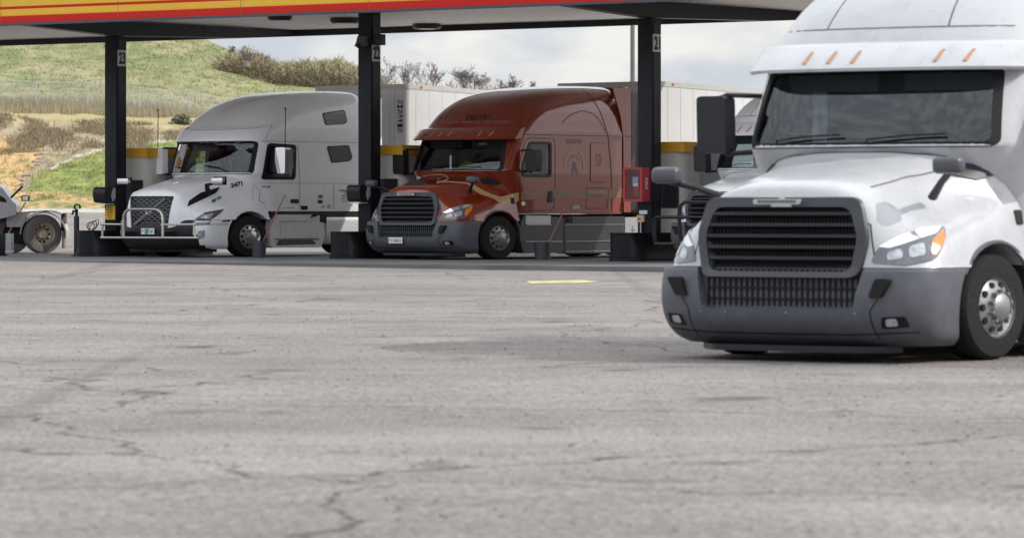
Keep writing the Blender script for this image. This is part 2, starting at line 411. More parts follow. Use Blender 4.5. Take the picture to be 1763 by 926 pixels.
# ------------------------------------------------------------------ ground
def ground_z(X, Y):
    return float(np.interp(Y, [4, 31, 69, 75], [-.40, -.265, -.085, 0]))
def pyz(py, Y): return HC + (HZ - py) * Y / FV
YK = [95, 120, 150, 175, 200, 225, 245, 262, 300, 345, 400, 440]
PXK = [-300, 0, 180, 325, 400, 440, 480, 610, 660, 900, 1200, 1763, 2400]
TB = {95: [429] * 13, 120: [393, 391, 391, 391] + [393] * 9, 150: [366, 364, 364, 363, 363, 363] + [364] * 7,
      175: [352, 350, 346, 340] + [342] * 9, 200: [316, 310, 300, 290, 290] + [300] * 8, 225: [270, 262, 255, 250, 250] + [262] * 8,
      245: [216, 214, 218, 224, 228, 230, 230] + [240] * 6, 262: [186, 187, 191, 199, 208, 212, 214, 220, 222, 225, 225, 225, 225],
      300: [130, 132, 135, 146, 156, 162, 168, 180, 185, 190, 195, 200, 200], 345: [80, 82, 88, 100, 118, 128, 138, 150, 158, 170, 175, 180, 180],
      400: [20, 30, 42, 62, 92, 106, 120, 140, 150, 160, 166, 170, 170], 440: [10, 22, 36, 60, 88, 104, 120, 142, 152, 165, 170, 175, 175]}
def hill_z(X, Y):
    px = CX + F * X / Y
    r = [np.interp(px, PXK, TB[y]) for y in YK]
    zs = [pyz(p, y) for p, y in zip(r, YK)]
    zs[0] = 0; return float(np.interp(Y, YK, zs))
def vnoise(x, y, s=0):
    xi, yi = math.floor(x), math.floor(y); fx, fy = x - xi, y - yi; fx = fx * fx * (3 - 2 * fx); fy = fy * fy * (3 - 2 * fy)
    def h(a, b): t = math.sin(a * 127.1 + b * 311.7 + s * 74.7) * 43758.5453; return t - math.floor(t)
    return (h(xi, yi) * (1 - fx) + h(xi + 1, yi) * fx) * (1 - fy) + (h(xi, yi + 1) * (1 - fx) + h(xi + 1, yi + 1) * fx) * fy
def fbm(x, y, s=0): return (vnoise(x, y, s) + .5 * vnoise(2.1 * x, 2.1 * y, s + 1) + .25 * vnoise(4.3 * x, 4.3 * y, s + 2)) / 1.75
def sm(a, b, x): t = min(1, max(0, (x - a) / (b - a))); return t * t * (3 - 2 * t)
def mixc(a, b, t): return tuple(p + (q - p) * t for p, q in zip(a, b))
GR = (.18, .20, .092); TAN = (.36, .31, .195); BRN = (.25, .19, .135); ORA = (.50, .33, .165); GRN = (.115, .16, .05); PATH = (.52, .48, .41)
def hillcol(px, py):
    n = fbm(px / 26, py / 9, 1) - .5; n2 = fbm(px / 9, py / 4, 5) - .5; p = py + n * 16
    pathy = np.interp(px, [-300, 0, 90, 130, 180, 300, 500], [330, 318, 290, 270, 256, 240, 222])
    c = mixc(GR, TAN, min(1, max(0, .22 + n * 1.5 + n2 * .5)))
    c = mixc(c, mixc(TAN, GR, .35 + n2), sm(140, 175, p) * .8)
    fb = np.interp(px, [0, 180, 325, 420], [187, 191, 199, 210])
    c = mixc(c, mixc((.34, .29, .13), TAN, .5 + n2), sm(fb - 4, fb + 6, p))
    c = mixc(c, mixc(BRN, TAN, max(0, min(1, .45 + n * 2 + n2))), sm(fb + 14, fb + 30, p))
    lo = sm(pathy - 4, pathy + 3, p - n * 12)
    c = mixc(c, mixc(GRN, (.30, .30, .10), max(0, min(1, .4 + n2 * 1.6 + n))), lo)
    c = mixc(c, PATH, max(0, 1 - abs(py - pathy + n2 * 5) / 3.2) * (.85 if px > 85 else 0))
    le = sm(0, 22, (np.interp(py, [200, 235, 270, 300, 330], [0, 60, 85, 62, 35]) - px) + n * 60) * sm(226, 246, p)
    c = mixc(c, mixc(ORA, GRN, max(0, min(1, n2 * 3 + n * 2 - .1))), le)
    c = mixc(c, mixc(ORA, GRN, max(0, min(1, .25 + n2 * 3))), sm(328, 336, p) )
    c = mixc(c, mixc(GRN, ORA, max(0, min(1, .35 + n2 * 2))), sm(345, 350, p))
    gul = max(0, 1 - abs(px - np.interp(py, [270, 300, 332], [72, 52, 38]) + n2 * 20) / 9) * sm(266, 276, py) * (1 - sm(328, 334, py))
    c = mixc(c, (.27, .215, .17), gul * .8)
    c = mixc(c, (.42, .39, .35), sm(357, 361, py + n2 * 3))
    return (*c, 1)
def grid(name, xs, ys, zf, m, cf=None, smooth=True):
    vs = []; cs = []
    for Y in ys:
        for t in xs:
            X = t * Y; z = zf(X, Y); vs.append((X, Y, z))
            if cf: cs.append(cf(CX + F * t, HZ - (z - HC) * FV / Y))
    n = len(xs); fs = [(i * n + j, i * n + j + 1, (i + 1) * n + j + 1, (i + 1) * n + j) for i in range(len(ys) - 1) for j in range(n - 1)]
    return npmesh(name, vs, fs, m, None, smooth, cs if cf else None)
# asphalt
am = bpy.data.materials.new('worn_asphalt'); am.use_nodes = True; t = am.node_tree; b = t.nodes['Principled BSDF']; b.inputs['Roughness'].default_value = .9; b.inputs['Specular IOR Level'].default_value = .25
def nd(ty, **k):
    n = t.nodes.new(ty)
    for a, v_ in k.items(): setattr(n, a, v_)
    return n
tcn = nd('ShaderNodeTexCoord'); mpr = nd('ShaderNodeMapping'); mpr.inputs['Rotation'].default_value = (0, 0, rad(14)); mpr.inputs['Scale'].default_value = (.05, .55, 1)
t.links.new(tcn.outputs['Object'], mpr.inputs[0])
def noise(scale, det, src, ro=.6):
    n = nd('ShaderNodeTexNoise'); n.inputs['Scale'].default_value = scale; n.inputs['Detail'].default_value = det; n.inputs['Roughness'].default_value = ro; t.links.new(src, n.inputs[0]); return n.outputs[0]
def ramp(src, a, b_, lo, hi):
    r = nd('ShaderNodeMapRange'); r.inputs[1].default_value = a; r.inputs[2].default_value = b_; r.inputs[3].default_value = lo; r.inputs[4].default_value = hi; t.links.new(src, r.inputs[0]); return r.outputs[0]
def mul(a, b_):
    r = nd('ShaderNodeMath', operation='MULTIPLY'); t.links.new(a, r.inputs[0]); t.links.new(b_, r.inputs[1]); return r.outputs[0]
O_ = tcn.outputs['Object']
f1 = ramp(noise(1.0, 8, mpr.outputs[0], .62), .34, .66, .84, 1.12)         # tyre-worn bands
f2 = ramp(noise(.35, 5, O_), .35, .65, .84, 1.12)                          # large patches
f3 = ramp(noise(28, 3, O_, .8), .36, .64, .52, 1.5)                       # aggregate
f4 = ramp(noise(4, 6, O_, .7), .35, .7, .9, 1.1)
vo = nd('ShaderNodeTexVoronoi', feature='DISTANCE_TO_EDGE'); vo.inputs['Scale'].default_value = .16; 
wv = nd('ShaderNodeVectorMath', operation='ADD'); nn = nd('ShaderNodeTexNoise'); nn.inputs['Scale'].default_value = .9; nn.inputs['Detail'].default_value = 6; t.links.new(O_, nn.inputs[0])
t.links.new(O_, wv.inputs[0]); t.links.new(nn.outputs[1], wv.inputs[1]); t.links.new(wv.outputs[0], vo.inputs[0])
f5 = ramp(vo.outputs[0], 0, .005, .32, 1)
f6 = ramp(noise(1.1, 4, O_, .5), .63, .70, 1, .55)                         # oil spots
f7 = ramp(noise(130, 2, O_, .8), .35, .65, .58, 1.45); mpt = nd('ShaderNodeMapping'); mpt.inputs['Rotation'].default_value = (0, 0, rad(-50)); mpt.inputs['Scale'].default_value = (1.3, .03, 1); t.links.new(O_, mpt.inputs[0]); f8 = ramp(noise(1.0, 3, mpt.outputs[0], .5), .60, .70, 1, .80)
prod = mul(mul(f7, f8), mul(mul(mul(f1, f2), mul(f3, f4)), mul(f5, f6)))
vm = nd('ShaderNodeVectorMath', operation='SCALE'); vm.inputs[0].default_value = (.225, .208, .196); t.links.new(prod, vm.inputs['Scale']); t.links.new(vm.outputs[0], b.inputs['Base Color'])
bn = nd('ShaderNodeBump'); bn.inputs['Strength'].default_value = .5; bn.inputs['Distance'].default_value = .012; t.links.new(f3, bn.inputs['Height']); t.links.new(bn.outputs[0], b.inputs['Normal'])
ys = list(np.linspace(4, 66, 40)) + list(np.linspace(67, 95, 24)) + list(np.linspace(98, 152, 24))
ys = list(np.linspace(-90, 2, 10)) + ys
xa = np.concatenate([np.linspace(-160, -34, 10), np.linspace(-30, 30, 50), np.linspace(34, 160, 10)]); va = []
for Y in ys:
    for X in xa: va.append((X, Y, (ground_z(X, max(Y, 4)) if Y < 95 else hill_z(X, Y))))
nx = len(xa); structure(npmesh('asphalt_lot', va, [(i * nx + j, i * nx + j + 1, (i + 1) * nx + j + 1, (i + 1) * nx + j) for i in range(len(ys) - 1) for j in range(nx - 1)], am, None, True))
hm = mat('hillside_ground', (.3, .3, .2), .95, attr='Col', noise=.16, nscale=1.2, bump=.7, spec=.1)
ys = list(np.linspace(147, 262, 130)) + list(np.linspace(263, 345, 90)) + list(np.linspace(347, 440, 50))
xs_ = np.concatenate([np.linspace(-1.0, -.18, 12), np.linspace(-.17, -.125, 8), np.linspace(-.1248, .002, 200), np.linspace(.006, .18, 40), np.linspace(.2, 1.0, 12)])
def hz2(X, Y):
    z = hill_z(X, Y) + .004; px = CX + F * X / Y
    a = sm(165, 200, Y); return z + a * ((fbm(X / 4, Y / 6, 3) - .5) * 1.1 + (fbm(X / 1.2, Y / 1.8, 8) - .5) * .35)
structure(grid('hillside', xs_, ys, hz2, hm, hillcol))

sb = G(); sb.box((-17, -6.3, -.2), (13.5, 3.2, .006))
SLABM = mat('shade_dark_concrete', (.145, .144, .150), .7, noise=.28, nscale=.8, spec=.3, bump=.1)  # added slab, its dark colour deepens the canopy shadow on the ground
ob_ = sb.build('shade_slab', SLABM, None, False); q_ = gnd(636, 445); ob_.location = (q_[0], q_[1], 0); ob_.rotation_euler = (0, 0, -rad(36.5)); structure(ob_)
gv = G()
for i in range(1400):
    Y = 11 + 50 * random.random() ** 1.5; X = random.uniform(-.14, .14) * Y; r_ = random.uniform(.006, .017); z = ground_z(X, Y) + r_ * .3; a = [Vector((random.gauss(0, 1), random.gauss(0, 1), random.gauss(0, .7))).normalized() * r_ for _ in range(2)]
    ps = [Vector((math.cos(t_) * r_ * random.uniform(.7, 1.2), math.sin(t_) * r_ * random.uniform(.7, 1.2), 0)) for t_ in (0, 1.5, 3.1, 4.6)]
    gv.add([Vector((X, Y, z)) + p for p in ps] + [Vector((X, Y, z + r_ * .8)), Vector((X, Y, z - r_ * .5))], [(0, 1, 4), (1, 2, 4), (2, 3, 4), (3, 0, 4), (1, 0, 5), (2, 1, 5), (3, 2, 5), (0, 3, 5)])
tag(gv.build('loose_gravel', mat('grey_gravel', (.26, .24, .22), .9, noise=.5, nscale=.7), None, False, fix=False), 'small loose stones scattered over the sunlit asphalt', 'gravel', kind='stuff')
# grass tufts / brush as countless blades
def blades(name, pts, hmin, hmax, wd, cols, label, cat, m, lean=.5, n=3):
    vs = []; fs = []; cs = []
    for (X, Y, Z) in pts:
        c0 = cols(X, Y)
        for q in range(n):
            h = random.uniform(hmin, hmax); a = random.uniform(0, math.pi); dx = math.cos(a) * wd / 2; dy = math.sin(a) * wd / 2
            lx = random.gauss(0, lean) * h; ly = random.gauss(0, lean) * h; ox = random.gauss(0, .25); oy = random.gauss(0, .25); k = len(vs)
            vs += [(X + ox - dx, Y + oy - dy, Z - .1), (X + ox + dx, Y + oy + dy, Z - .1), (X + ox + lx, Y + oy + ly, Z + h)]
            g = random.uniform(.86, 1.12); c = (c0[0] * g, c0[1] * g, c0[2] * g, 1); cs += [c, c, c]; fs.append((k, k + 1, k + 2))
    o = npmesh(name, vs, fs, m, None, False, cs); o['kind'] = 'stuff'; o['label'] = label; o['category'] = cat; return o
bm_ = mat('dry_blades', (.3, .3, .2), .9, attr='Col', spec=.1)
def samp(n, px0, px1, Y0, Y1, ok=None):
    out = []
    while len(out) < n:
        px = random.uniform(px0, px1); Y = random.uniform(Y0, Y1); X = (px - CX) / F * Y; z = hz2(X, Y); py = HZ - (z - HC) * FV / Y
        if ok is None or ok(px, py): out.append((X, Y, z))
    return out
def hc(X, Y):
    z = hz2(X, Y); return hillcol(CX + F * X / Y, HZ - (z - HC) * FV / Y)
blades('hill_grass', samp(8000, -40, 520, 262, 400), .10, .26, .08, lambda X, Y: mixc(hc(X, Y), (.25, .258, .122, 1), .5), 'pale green and straw grass covering the upper hill', 'grass', bm_)
blades('fence_reeds', samp(4200, -40, 420, 257, 268), .3, .85, .045, lambda X, Y: mixc((.39, .34, .23), (.30, .26, .17), random.random()), 'tall dry straw grass along the foot of the chain fence', 'grass', bm_, .15)
blades('bank_brush', samp(7000, -40, 420, 224, 250, lambda px, py: fbm(px / 30, py / 14, 9) > .5), .12, .42, .06, lambda X, Y: random.choice([(.24, .185, .14), (.34, .27, .20), (.20, .17, .11), (.24, .23, .12)]), 'brown dry brush and weeds on the eroded bank', 'brush', bm_, .5)
blades('lower_grass', samp(5000, -20, 420, 176, 225), .04, .12, .07, lambda X, Y: mixc(hc(X, Y), (.16, .20, .06, 1), .3), 'short green grass on the lower slope beside the dirt', 'grass', bm_)
# thicket on the ridge
def thick_top(px): return np.interp(px, [365, 380, 395, 420, 450, 480, 520, 560, 600, 625, 650, 700, 760, 900], [128, 106, 98, 90, 99, 116, 110, 108, 114, 128, 134, 145, 150, 154])
def thick_bot(px): return np.interp(px, [365, 400, 440, 480, 620, 760, 900], [134, 152, 160, 168, 175, 175, 175])
vs = []; fs = []; cs = []
for i in range(60000):
    px = random.uniform(366, 900) if random.random() < .06 else random.uniform(366, 660)
    Y = random.uniform(330, 352); a = thick_top(px) + (fbm(px / 11, 3, 2) - .5) * 14; b_ = thick_bot(px); tt = random.random() ** .8; py = a + (b_ - a) * tt - (random.random() < .1) * random.uniform(0, 9)
    X = (px - CX) / F * Y; z = pyz(py, Y); up = 1 - tt
    h = random.uniform(.3, 1.1); an = random.uniform(0, math.pi); wd = random.uniform(.025, .07); dx = math.cos(an) * wd; dy = math.sin(an) * wd; k = len(vs)
    lx, ly, lz = random.gauss(0, .5) * h, random.gauss(0, .5) * h, random.uniform(.2, 1) * h
    vs += [(X - dx, Y - dy, z), (X + dx, Y + dy, z), (X + lx, Y + ly, z + lz)]; fs.append((k, k + 1, k + 2))
    nn_ = fbm(px / 14, py / 8, 6); base = mixc((.26, .20, .17), (.31, .285, .17), min(1, max(0, up * 1.3 - .15 + (nn_ - .5) * 1.6)))
    if px > 560: base = mixc(base, (.33, .26, .225), .5 * min(1, (px - 560) / 40) * (1 - up * .6))
    g = random.uniform(.65, 1.3); cs += [(base[0] * g, base[1] * g, base[2] * g, 1)] * 3
o = npmesh('ridge_thicket', vs, fs, bm_, None, False, cs); tag(o, 'brown and olive leafless thicket covering the ridge above the trailers', 'thicket', kind='stuff')

# evergreen bush on the bank
def scatter_crown(name, c, r, n, m, parent, leaf=.16, sq=(1, 1, 1)):
    vs = []; fs = []
    for i in range(n):
        d = Vector((random.gauss(0, 1), random.gauss(0, 1), random.gauss(0, 1))).normalized() * r * random.random() ** .45
        lump = .75 + .5 * vnoise(d.x * 1.7 + 5, d.z * 1.7 + d.y, 4); d = Vector((d.x * sq[0], d.y * sq[1], d.z * sq[2])) * lump; p = Vector(c) + d
        a = Vector((random.gauss(0, 1), random.gauss(0, 1), random.gauss(0, 1))).normalized() * leaf; e = a.cross(Vector((random.gauss(0, 1), random.gauss(0, 1), 1))).normalized() * leaf * .4
        k = len(vs); vs += [p - a, p + e, p + a]; fs.append((k, k + 1, k + 2))
    return npmesh(name, vs, fs, m, parent)
Yb = 250; Xb = (312 - CX) / F * Yb; zb = pyz(236, Yb)
eb = thing('evergreen_bush', 'dark evergreen bush on the bank behind the white truck visor', 'bush', (Xb, Yb, zb))
scatter_crown('foliage', (0, 0, .85), .85, 1500, EVERG, eb, .13, (.9, .9, 1.15)); G().tube([(0, 0, -.3), (.03, 0, .8)], [.07, .03], 6).build('stem', BARK, eb)

# bare trees beyond the trailers
def bare_tree(px, pb, pt, label, spread=.5, Y=315, seed=0, dens=1.0, gcol=None):
    random.seed(seed); X = (px - CX) / F * Y; z0 = pyz(pb, Y); Ht = pyz(pt, Y) - z0
    r = thing('bare_tree', label, 'tree', (X, Y, z0), 0, 'bare trees on the skyline behind the trailers'); tr = G(); cr_ = G()
    def grow(p, d, ln, rad_, lev):
        q = p + d * ln; m1 = p.lerp(q, .5) + Vector((random.gauss(0, .05), random.gauss(0, .05), 0)) * ln
        (tr if lev < 1 else cr_).tube([p, m1, q], [rad_, rad_ * .8, rad_ * .55], 4 if lev < 2 else 3, False)
        if lev >= 4: return
        for i in range(7 if lev == 0 else random.choice([3, 4])):
            s = spread * (1.0 + .15 * lev); nd_ = (d * .8 + Vector((random.gauss(0, s), random.gauss(0, s), random.gauss(.30, .2)))).normalized(); tt = random.uniform(.15, 1)
            grow(p.lerp(q, tt), nd_, ln * random.uniform(.42, .62) * (1.15 - .4 * tt), max(rad_ * .5, .009), lev + 1)
    tr.lathe([(0, -.5), (.10 * dens, -.5), (.08 * dens, .0), (.0, .12)], (0, 0, -.1), n=8)
    for k in range(max(1, int(dens * 2))):
        grow(Vector((random.gauss(0, .05), random.gauss(0, .05), -.3)), Vector((random.gauss(0, .26), 0, 1)).normalized(), Ht * random.uniform(.5, .8) * (1 if k else 1.1), .03 * Ht / 4 + .012, 0)
    tr.build('trunk', BARK, r, False, fix=False); cr_.build('crown', BARK, r, False, fix=False)
for a in [(664, 150, 96, 'thin bare tree just beside the numbered post 22', .45, 318, 1, 1), (698, 150, 108, 'low bare tree above the lettered trailer corner', .55, 315, 2, 2), (727, 150, 98, 'tallest bare tree with a leaning fork above the lettered trailer', .42, 312, 3, 1),
          (752, 150, 108, 'narrow bare tree right of the tall forked one', .4, 318, 4, 2), (800, 152, 112, 'broad twiggy bare tree in the middle of the skyline', .6, 315, 5, 4), (828, 152, 118, 'bushy bare tree right beside the broad twiggy one', .6, 318, 6, 3),
          (885, 156, 124, 'small round bare tree above the roof of the red truck', .6, 315, 7, 3), (862, 156, 132, 'low bare sapling left of the small round tree', .6, 320, 8, 2), (918, 156, 134, 'lowest bare sapling at the right end of the skyline', .6, 320, 9, 2),
          (425, 105, 76, 'dark leafless tree on the hill crest under the canopy edge', .75, 330, 10, 3), (450, 112, 90, 'small leafless tree on the hill crest beside the thicket', .6, 335, 11, 2), (398, 92, 74, 'scrubby leafless bush at the left start of the crest', .7, 335, 12, 2)]:
    bare_tree(a[0], a[1], a[2], a[3], a[4], a[5], a[6], a[7])
random.seed(11)
# fence
fr = thing('chain_fence', 'grey chain link fence with steel posts crossing the grassy hill', 'fence')
def fpt(px, top):
    Y = 262; X = (px - CX) / F * Y; return Vector((X, Y, pyz(np.interp(px, [-60, 0, 62, 151, 240, 325, 440], [180, 183, 187, 190, 195, 203, 214]) if not top else np.interp(px, [-60, 0, 62, 151, 240, 325, 440], [137, 139, 141, 144, 151, 162, 176]), Y)))
pxs = [-26, 62, 151, 240, 325, 408]
for p in pxs:
    bse, tp = fpt(p, 0), fpt(p, 1); q = G().tube([bse - Vector((0, 0, .5)), tp + Vector((0, 0, .1))], .045, 8).build('post', GALV, fr)
    G().tube([tp + Vector((0, 0, .1)), tp + Vector((.05, -.12, .32))], .035, 6).build('barb_arm', GALV, q)
rl = G()
for i in range(len(pxs) - 1): rl.tube([fpt(pxs[i], 1), fpt(pxs[i + 1], 1)], .028, 6)
rl.build('top_rail', GALV, fr)
wm = G()
for px in np.arange(-26, 408, 5.0):
    for s in (1, -1):
        a = fpt(px, 0); e = fpt(px + s * 38, 1) 
        if -30 < px + s * 38 < 412: wm.tube([a, e], .012, 3, False)
for f_ in (.06, .5, 1.13, 1.2): wm.tube([fpt(p, 0).lerp(fpt(p, 1), f_) for p in pxs], .008, 3, False)
wm.build('wire_mesh', GALV, fr, False, fix=False)
# stones in the gully
st = G()
for i in range(60):
    py = random.uniform(272, 330); px = np.interp(py, [270, 300, 332], [72, 52, 38]) + random.gauss(0, 4); Y = np.interp(py, [262, 310, 350], [225, 200, 175]); X = (px - CX) / F * Y
    b2 = bmesh.new(); bmesh.ops.create_icosphere(b2, subdivisions=1, radius=random.uniform(.08, .22))
    for q in b2.verts: q.co = q.co * random.uniform(.7, 1.2) + Vector((X, Y, hz2(X, Y)))
    st.bm(b2)
tag(st.build('gully_stones', mat('brown_stone', (.28, .22, .17), .9, noise=.3, nscale=3), None, False), 'brown broken stones in the eroded gully on the slope', 'stones', kind='stuff')
# light pole
X, Y = (1089 - CX) / F * 150, 150
lp = thing('light_pole', 'tall grey light pole rising behind the red truck trailer', 'pole', (X, Y, hill_z(X, Y)))
G().tube([(0, 0, -.5), (0, 0, 13.2)], [.095, .075], 12).build('shaft', POLE, lp); G().box((-.45, -.2, 13.2), (.45, .2, 13.4), .03).build('lamp_head', POLE, lp)

# ------------------------------------------------------------------ canopy and columns
P0 = gnd(636, 445); A_T = A40; U_T, V_T = U, V
A40 = rad(36.5); U = Vector((math.cos(A40), -math.sin(A40), 0)); V = Vector((math.sin(A40), math.cos(A40), 0))      # the canopy stands a little squarer to the camera than the trucks
COLX = {23: inv(P0, 199, 400, yt=0).x, 22: 0.0, 21: inv(P0, 1118, 400, yt=0).x}
FZ = 5.61; CZ = 5.88; L1 = 3.1; L2 = 5.5; XA = -17; XB = 13.5
can = thing('fuel_canopy', 'long flat fuel canopy with red and yellow striped fascia on dark posts', 'canopy', (*P0, 0), -A40)
G().box((XA, -L1 + .02, CZ), (XB, L2 - .02, CZ + .05)).build('ceiling', DECK, can, False)
sl_ = G()
for i in range(27):
    y = -L1 + .15 + i * .315; sl_.box((XA, y, CZ - .005), (XB, y + .02, CZ - .001))
fj = G()
for i in range(11): fj.box((XA + 1.2 + i * 3.05, -L1 - .0525, FZ + .06), (XA + 1.208 + i * 3.05, -L1 - .049, FZ + .95))
fj.build('fascia_joints', mat('joint_brown', (.20, .12, .05), .7), can, False)
sl_.build('decking_seams', mat('seam_shadow_grey', (.30, .27, .26), .6), can, False)
def fas(z0, z1, m, nm, y=-L1, th=.05): return G().box((XA, y - th, z0), (XB, y, z1)).build(nm, m, can, False)
z = FZ; fas(z, z + .055, FTRIM, 'fascia_trim', -L1, .09)
for h, m_ in [(.175, FRED), (.028, FORA), (.135, FYEL), (.068, FRED), (.50, FYEL)]:
    fas(z + .055, z + .055 + h, m_, 'fascia_stripe'); z += h
FT = z + .055
G().box((XA, -L1 - .07, FT), (XB, -L1 + .1, FT + .06)).build('fascia_cap', FTRIM, can, False)
G().box((XA, L2 - .02, 5.72), (XB, L2 + .12, FT - .1)).build('back_beam', STEELD, can, False)
G().box((XA, -L1 + .1, FT - .02), (XB, L2, FT + .02)).build('roof_deck', RAILM, can, False)
G().box((XA - .05, -L1 - .05, FZ), (XA, L2 + .1, FT)).build('end_fascia', FYEL, can, False)
G().box((XB, -L1 - .05, FZ), (XB + .05, L2 + .1, FT)).build('end_fascia', FYEL, can, False)
for n_, cx_ in COLX.items():
    if n_ == 22: continue
    zc = 5.5; g = G()
    prof = [(-3.02, CZ - .02), (-2.95, 5.66), (-.18, zc), (.18, zc), (3.6, 5.60), (L2 - .03, 5.76), (L2 - .03, CZ - .02)]
    g.prism(prof, YZ, cx_ - .13, cx_ + .13).build('girder', STEELD, can, False)
# ceiling lights
def ceil(px, py, z=CZ - .02):
    Y = (z - HC) * FV / (HZ - py); d = Vector(((px - CX) / F * Y - P0[0], Y - P0[1], 0)); return d.dot(U), d.dot(V)
def wpt(x, y, z=0): return (P0[0] + x * U.x + y * V.x, P0[1] + x * U.y + y * V.y, z)
for (px, py, lb) in [(594, 33, 'round dark ceiling light left of post 22'), (735, 43, 'round dark ceiling light right of post 22'), (482, 28, 'smallest round ceiling light nearer to post 23')]:
    x, y = ceil(px, py); r_ = .30 if px != 482 else .24
    l_ = thing('canopy_light', lb, 'light', wpt(x, y, CZ - .02), -A40, 'round lights under the canopy ceiling')
    G().lathe([(0, -.02), (r_ * .75, -.02), (r_, .0), (r_, -.06), (r_ * .85, -.11), (.0, -.11)], (0, 0, 0)).build('housing', DARKPL, l_)
    G().lathe([(0, -.125), (r_ * .5, -.12), (r_ * .6, -.108)], (0, 0, 0)).build('lens', mat('frosted_lens', (.5, .5, .5), .3), l_)
for (px, py, lb) in [(220, 41, 'flat box light under the canopy edge at post 23'), (672, 24, 'flat box light under the canopy edge at post 22')]:
    x, y = ceil(px, py); y = -L1 + .42; l_ = thing('box_light', lb, 'light', wpt(COLX[23] + .25 if px < 300 else .52, y - .0, CZ - .02), -A40, 'box lights under the canopy edge')
    G().box((-.36, -.16, -.14), (.36, .16, 0), .015).build('housing', DARKPL, l_); G().box((-.34, -.14, -.155), (.34, .14, -.141)).build('lens', mat('frosted_lens', (.5, .5, .5), .3), l_)
# columns with island guards
for n_, cx_ in COLX.items():
    loc = wpt(cx_, 0)
    c = thing('canopy_post', {23: 'dark steel post numbered 23 left of the white truck', 22: 'dark steel post numbered 22 between the two trucks', 21: 'dark steel post numbered 21 behind the red truck with red cabinet'}[n_], 'post', loc, -A40, 'dark numbered posts under the canopy')
    hw = .155; top = CZ - .02 if n_ == 22 else 5.49
    g = G().box((-hw, -hw, 0), (hw, hw, top), .012)
    for s in (-1, 1): g.box((s * hw - .012, -hw + .05, .7), (s * hw + .012, hw - .05, top - .1))
    g.build('shaft', STEELD, c)
    pz = {23: (101, 12), 22: (92, 12), 21: (75, 14)}[n_]; zc = pyz(pz[0], loc[1])
    pl = G().box((hw + .003, -.12, zc - .20), (hw + .018, .12, zc + .20)).build('number_plate', PLATEG, c, False)
    text_flat('numerals', str(n_), (hw + .021, 0, zc), (0, .20, 0), (0, 0, .31), BLKTXT, pl, .045)
    if n_ != 22 or True:
        il = thing('pump_island', {23: 'black steel island guard around the foot of post 23', 22: 'black steel island guard between the trucks at post 22', 21: 'black steel island guard below the red cabinet at post 21'}[n_], 'island', loc, -A40, 'black island guards round the posts')
        def ov(w_, yf, yr, n=10): return [(w_ * math.cos(a), yf + w_ - w_ * math.sin(a)) for a in np.linspace(0, math.pi, n)] + [(-w_, yr), (w_, yr)]
        o1 = ov(.38, -.95, .42); g = G(); prof = [(1.04, .0), (1.04, .08), (1.0, .10), (1.0, .60), (1.02, .61), (1.02, .645), (.9, .645)]
        vs = []; 
        for s_, zz in prof: vs += [(x * s_, (y + .2) * (s_ if s_ > .95 else .93) - .2, zz) for x, y in o1]
        m_ = len(o1); fs = [(i * m_ + j, i * m_ + (j + 1) % m_, (i + 1) * m_ + (j + 1) % m_, (i + 1) * m_ + j) for i in range(len(prof) - 1) for j in range(m_)] + [tuple((len(prof) - 1) * m_ + j for j in range(m_))]
        mesh('guard', vs, fs, GUARD, il, True, 50)
        G().box((-.34, .46, 0), (.34, 2.6, .15), .02).build('kerb', CONC, il, False)
    # pump housing behind each post
    pm = thing('fuel_pump', {23: 'cream fuel pump with yellow top band behind post 23 and the white truck', 22: 'cream fuel pump with yellow top band between the truck cabs', 21: 'cream fuel pump with yellow top band right of post 21'}[n_], 'fuel pump', wpt(cx_ + .02, 0), -A40, 'cream fuel pumps with yellow bands')
    def rr(w_, y0, y1, r=.22, n=8):
        return [(w_ - r + r * math.sin(a), y0 + r - r * math.cos(a)) for a in np.linspace(0, math.pi / 2, n)] + [(w_, y1), (-w_, y1)] + [(-w_ + r - r * math.cos(a), y0 + r - r * math.sin(a)) for a in np.linspace(0, math.pi / 2, n)]
    G().prism(rr(.46, .40, 1.9), XY, .152, 2.47).build('cabinet', PUMPC, pm, True, 50)
    G().box((.462, .95, .5), (.475, 1.85, 2.40), .004).build('side_panel', PUMPG, pm, False)
    G().box((-.35, .385, 1.2), (.35, .402, 1.9)).build('display', DARKPL, pm, False)
    G().prism([(-.5, .36), (.5, .36), (.5, 1.96), (-.5, 1.96)], XY, 2.471, 2.70).build('top_band', PUMPY, pm, False)
    for yy in (.8, 1.1): G().tube([(.49, yy, 1.5), (.62, yy, 1.3), (.66, yy, .8), (.55, yy + .1, .5), (.49, yy + .2, .9)], .018, 6).build('hose', BLACK, pm)
# towel dispensers on 23 and 22
for n_ in (23, 22):
    cx_ = COLX[n_]; cyl = {23: 337, 22: 334}[n_]; loc = wpt(cx_, 0); zc = pyz(cyl, loc[1])
    d = thing('towel_dispenser', {23: 'black towel dispenser hung on post 23 above the yellow sign', 22: 'black towel dispenser hung on post 22 beside the red truck mirror'}[n_], 'dispenser', (loc[0], loc[1], zc), -A40, 'black towel dispensers on the posts')
    g = G(); g.prism(rpoly([(-.46, -.17), (-.16, -.2), (-.16, .20), (-.45, .22), (-.50, .1)], .06), YZ, -.17, .15); g.build('case', DARKPL, d)
    G().prism(rpoly([(-.26, -.16), (-.18, -.05), (-.18, .18), (-.24, .2), (-.30, .0)], .03), YZ, .152, .165).build('end_panel', mat('pale_grey_panel', (.42, .44, .48), .4), d)
    G().box((-.15, -.43, -.225), (.12, -.18, -.20)).build('paper_strip', PAPER, d, False); G().tube([(0, -.3, -.2), (0, -.3, -.33)], .012, 6).build('pull_cord', BLACK, d)
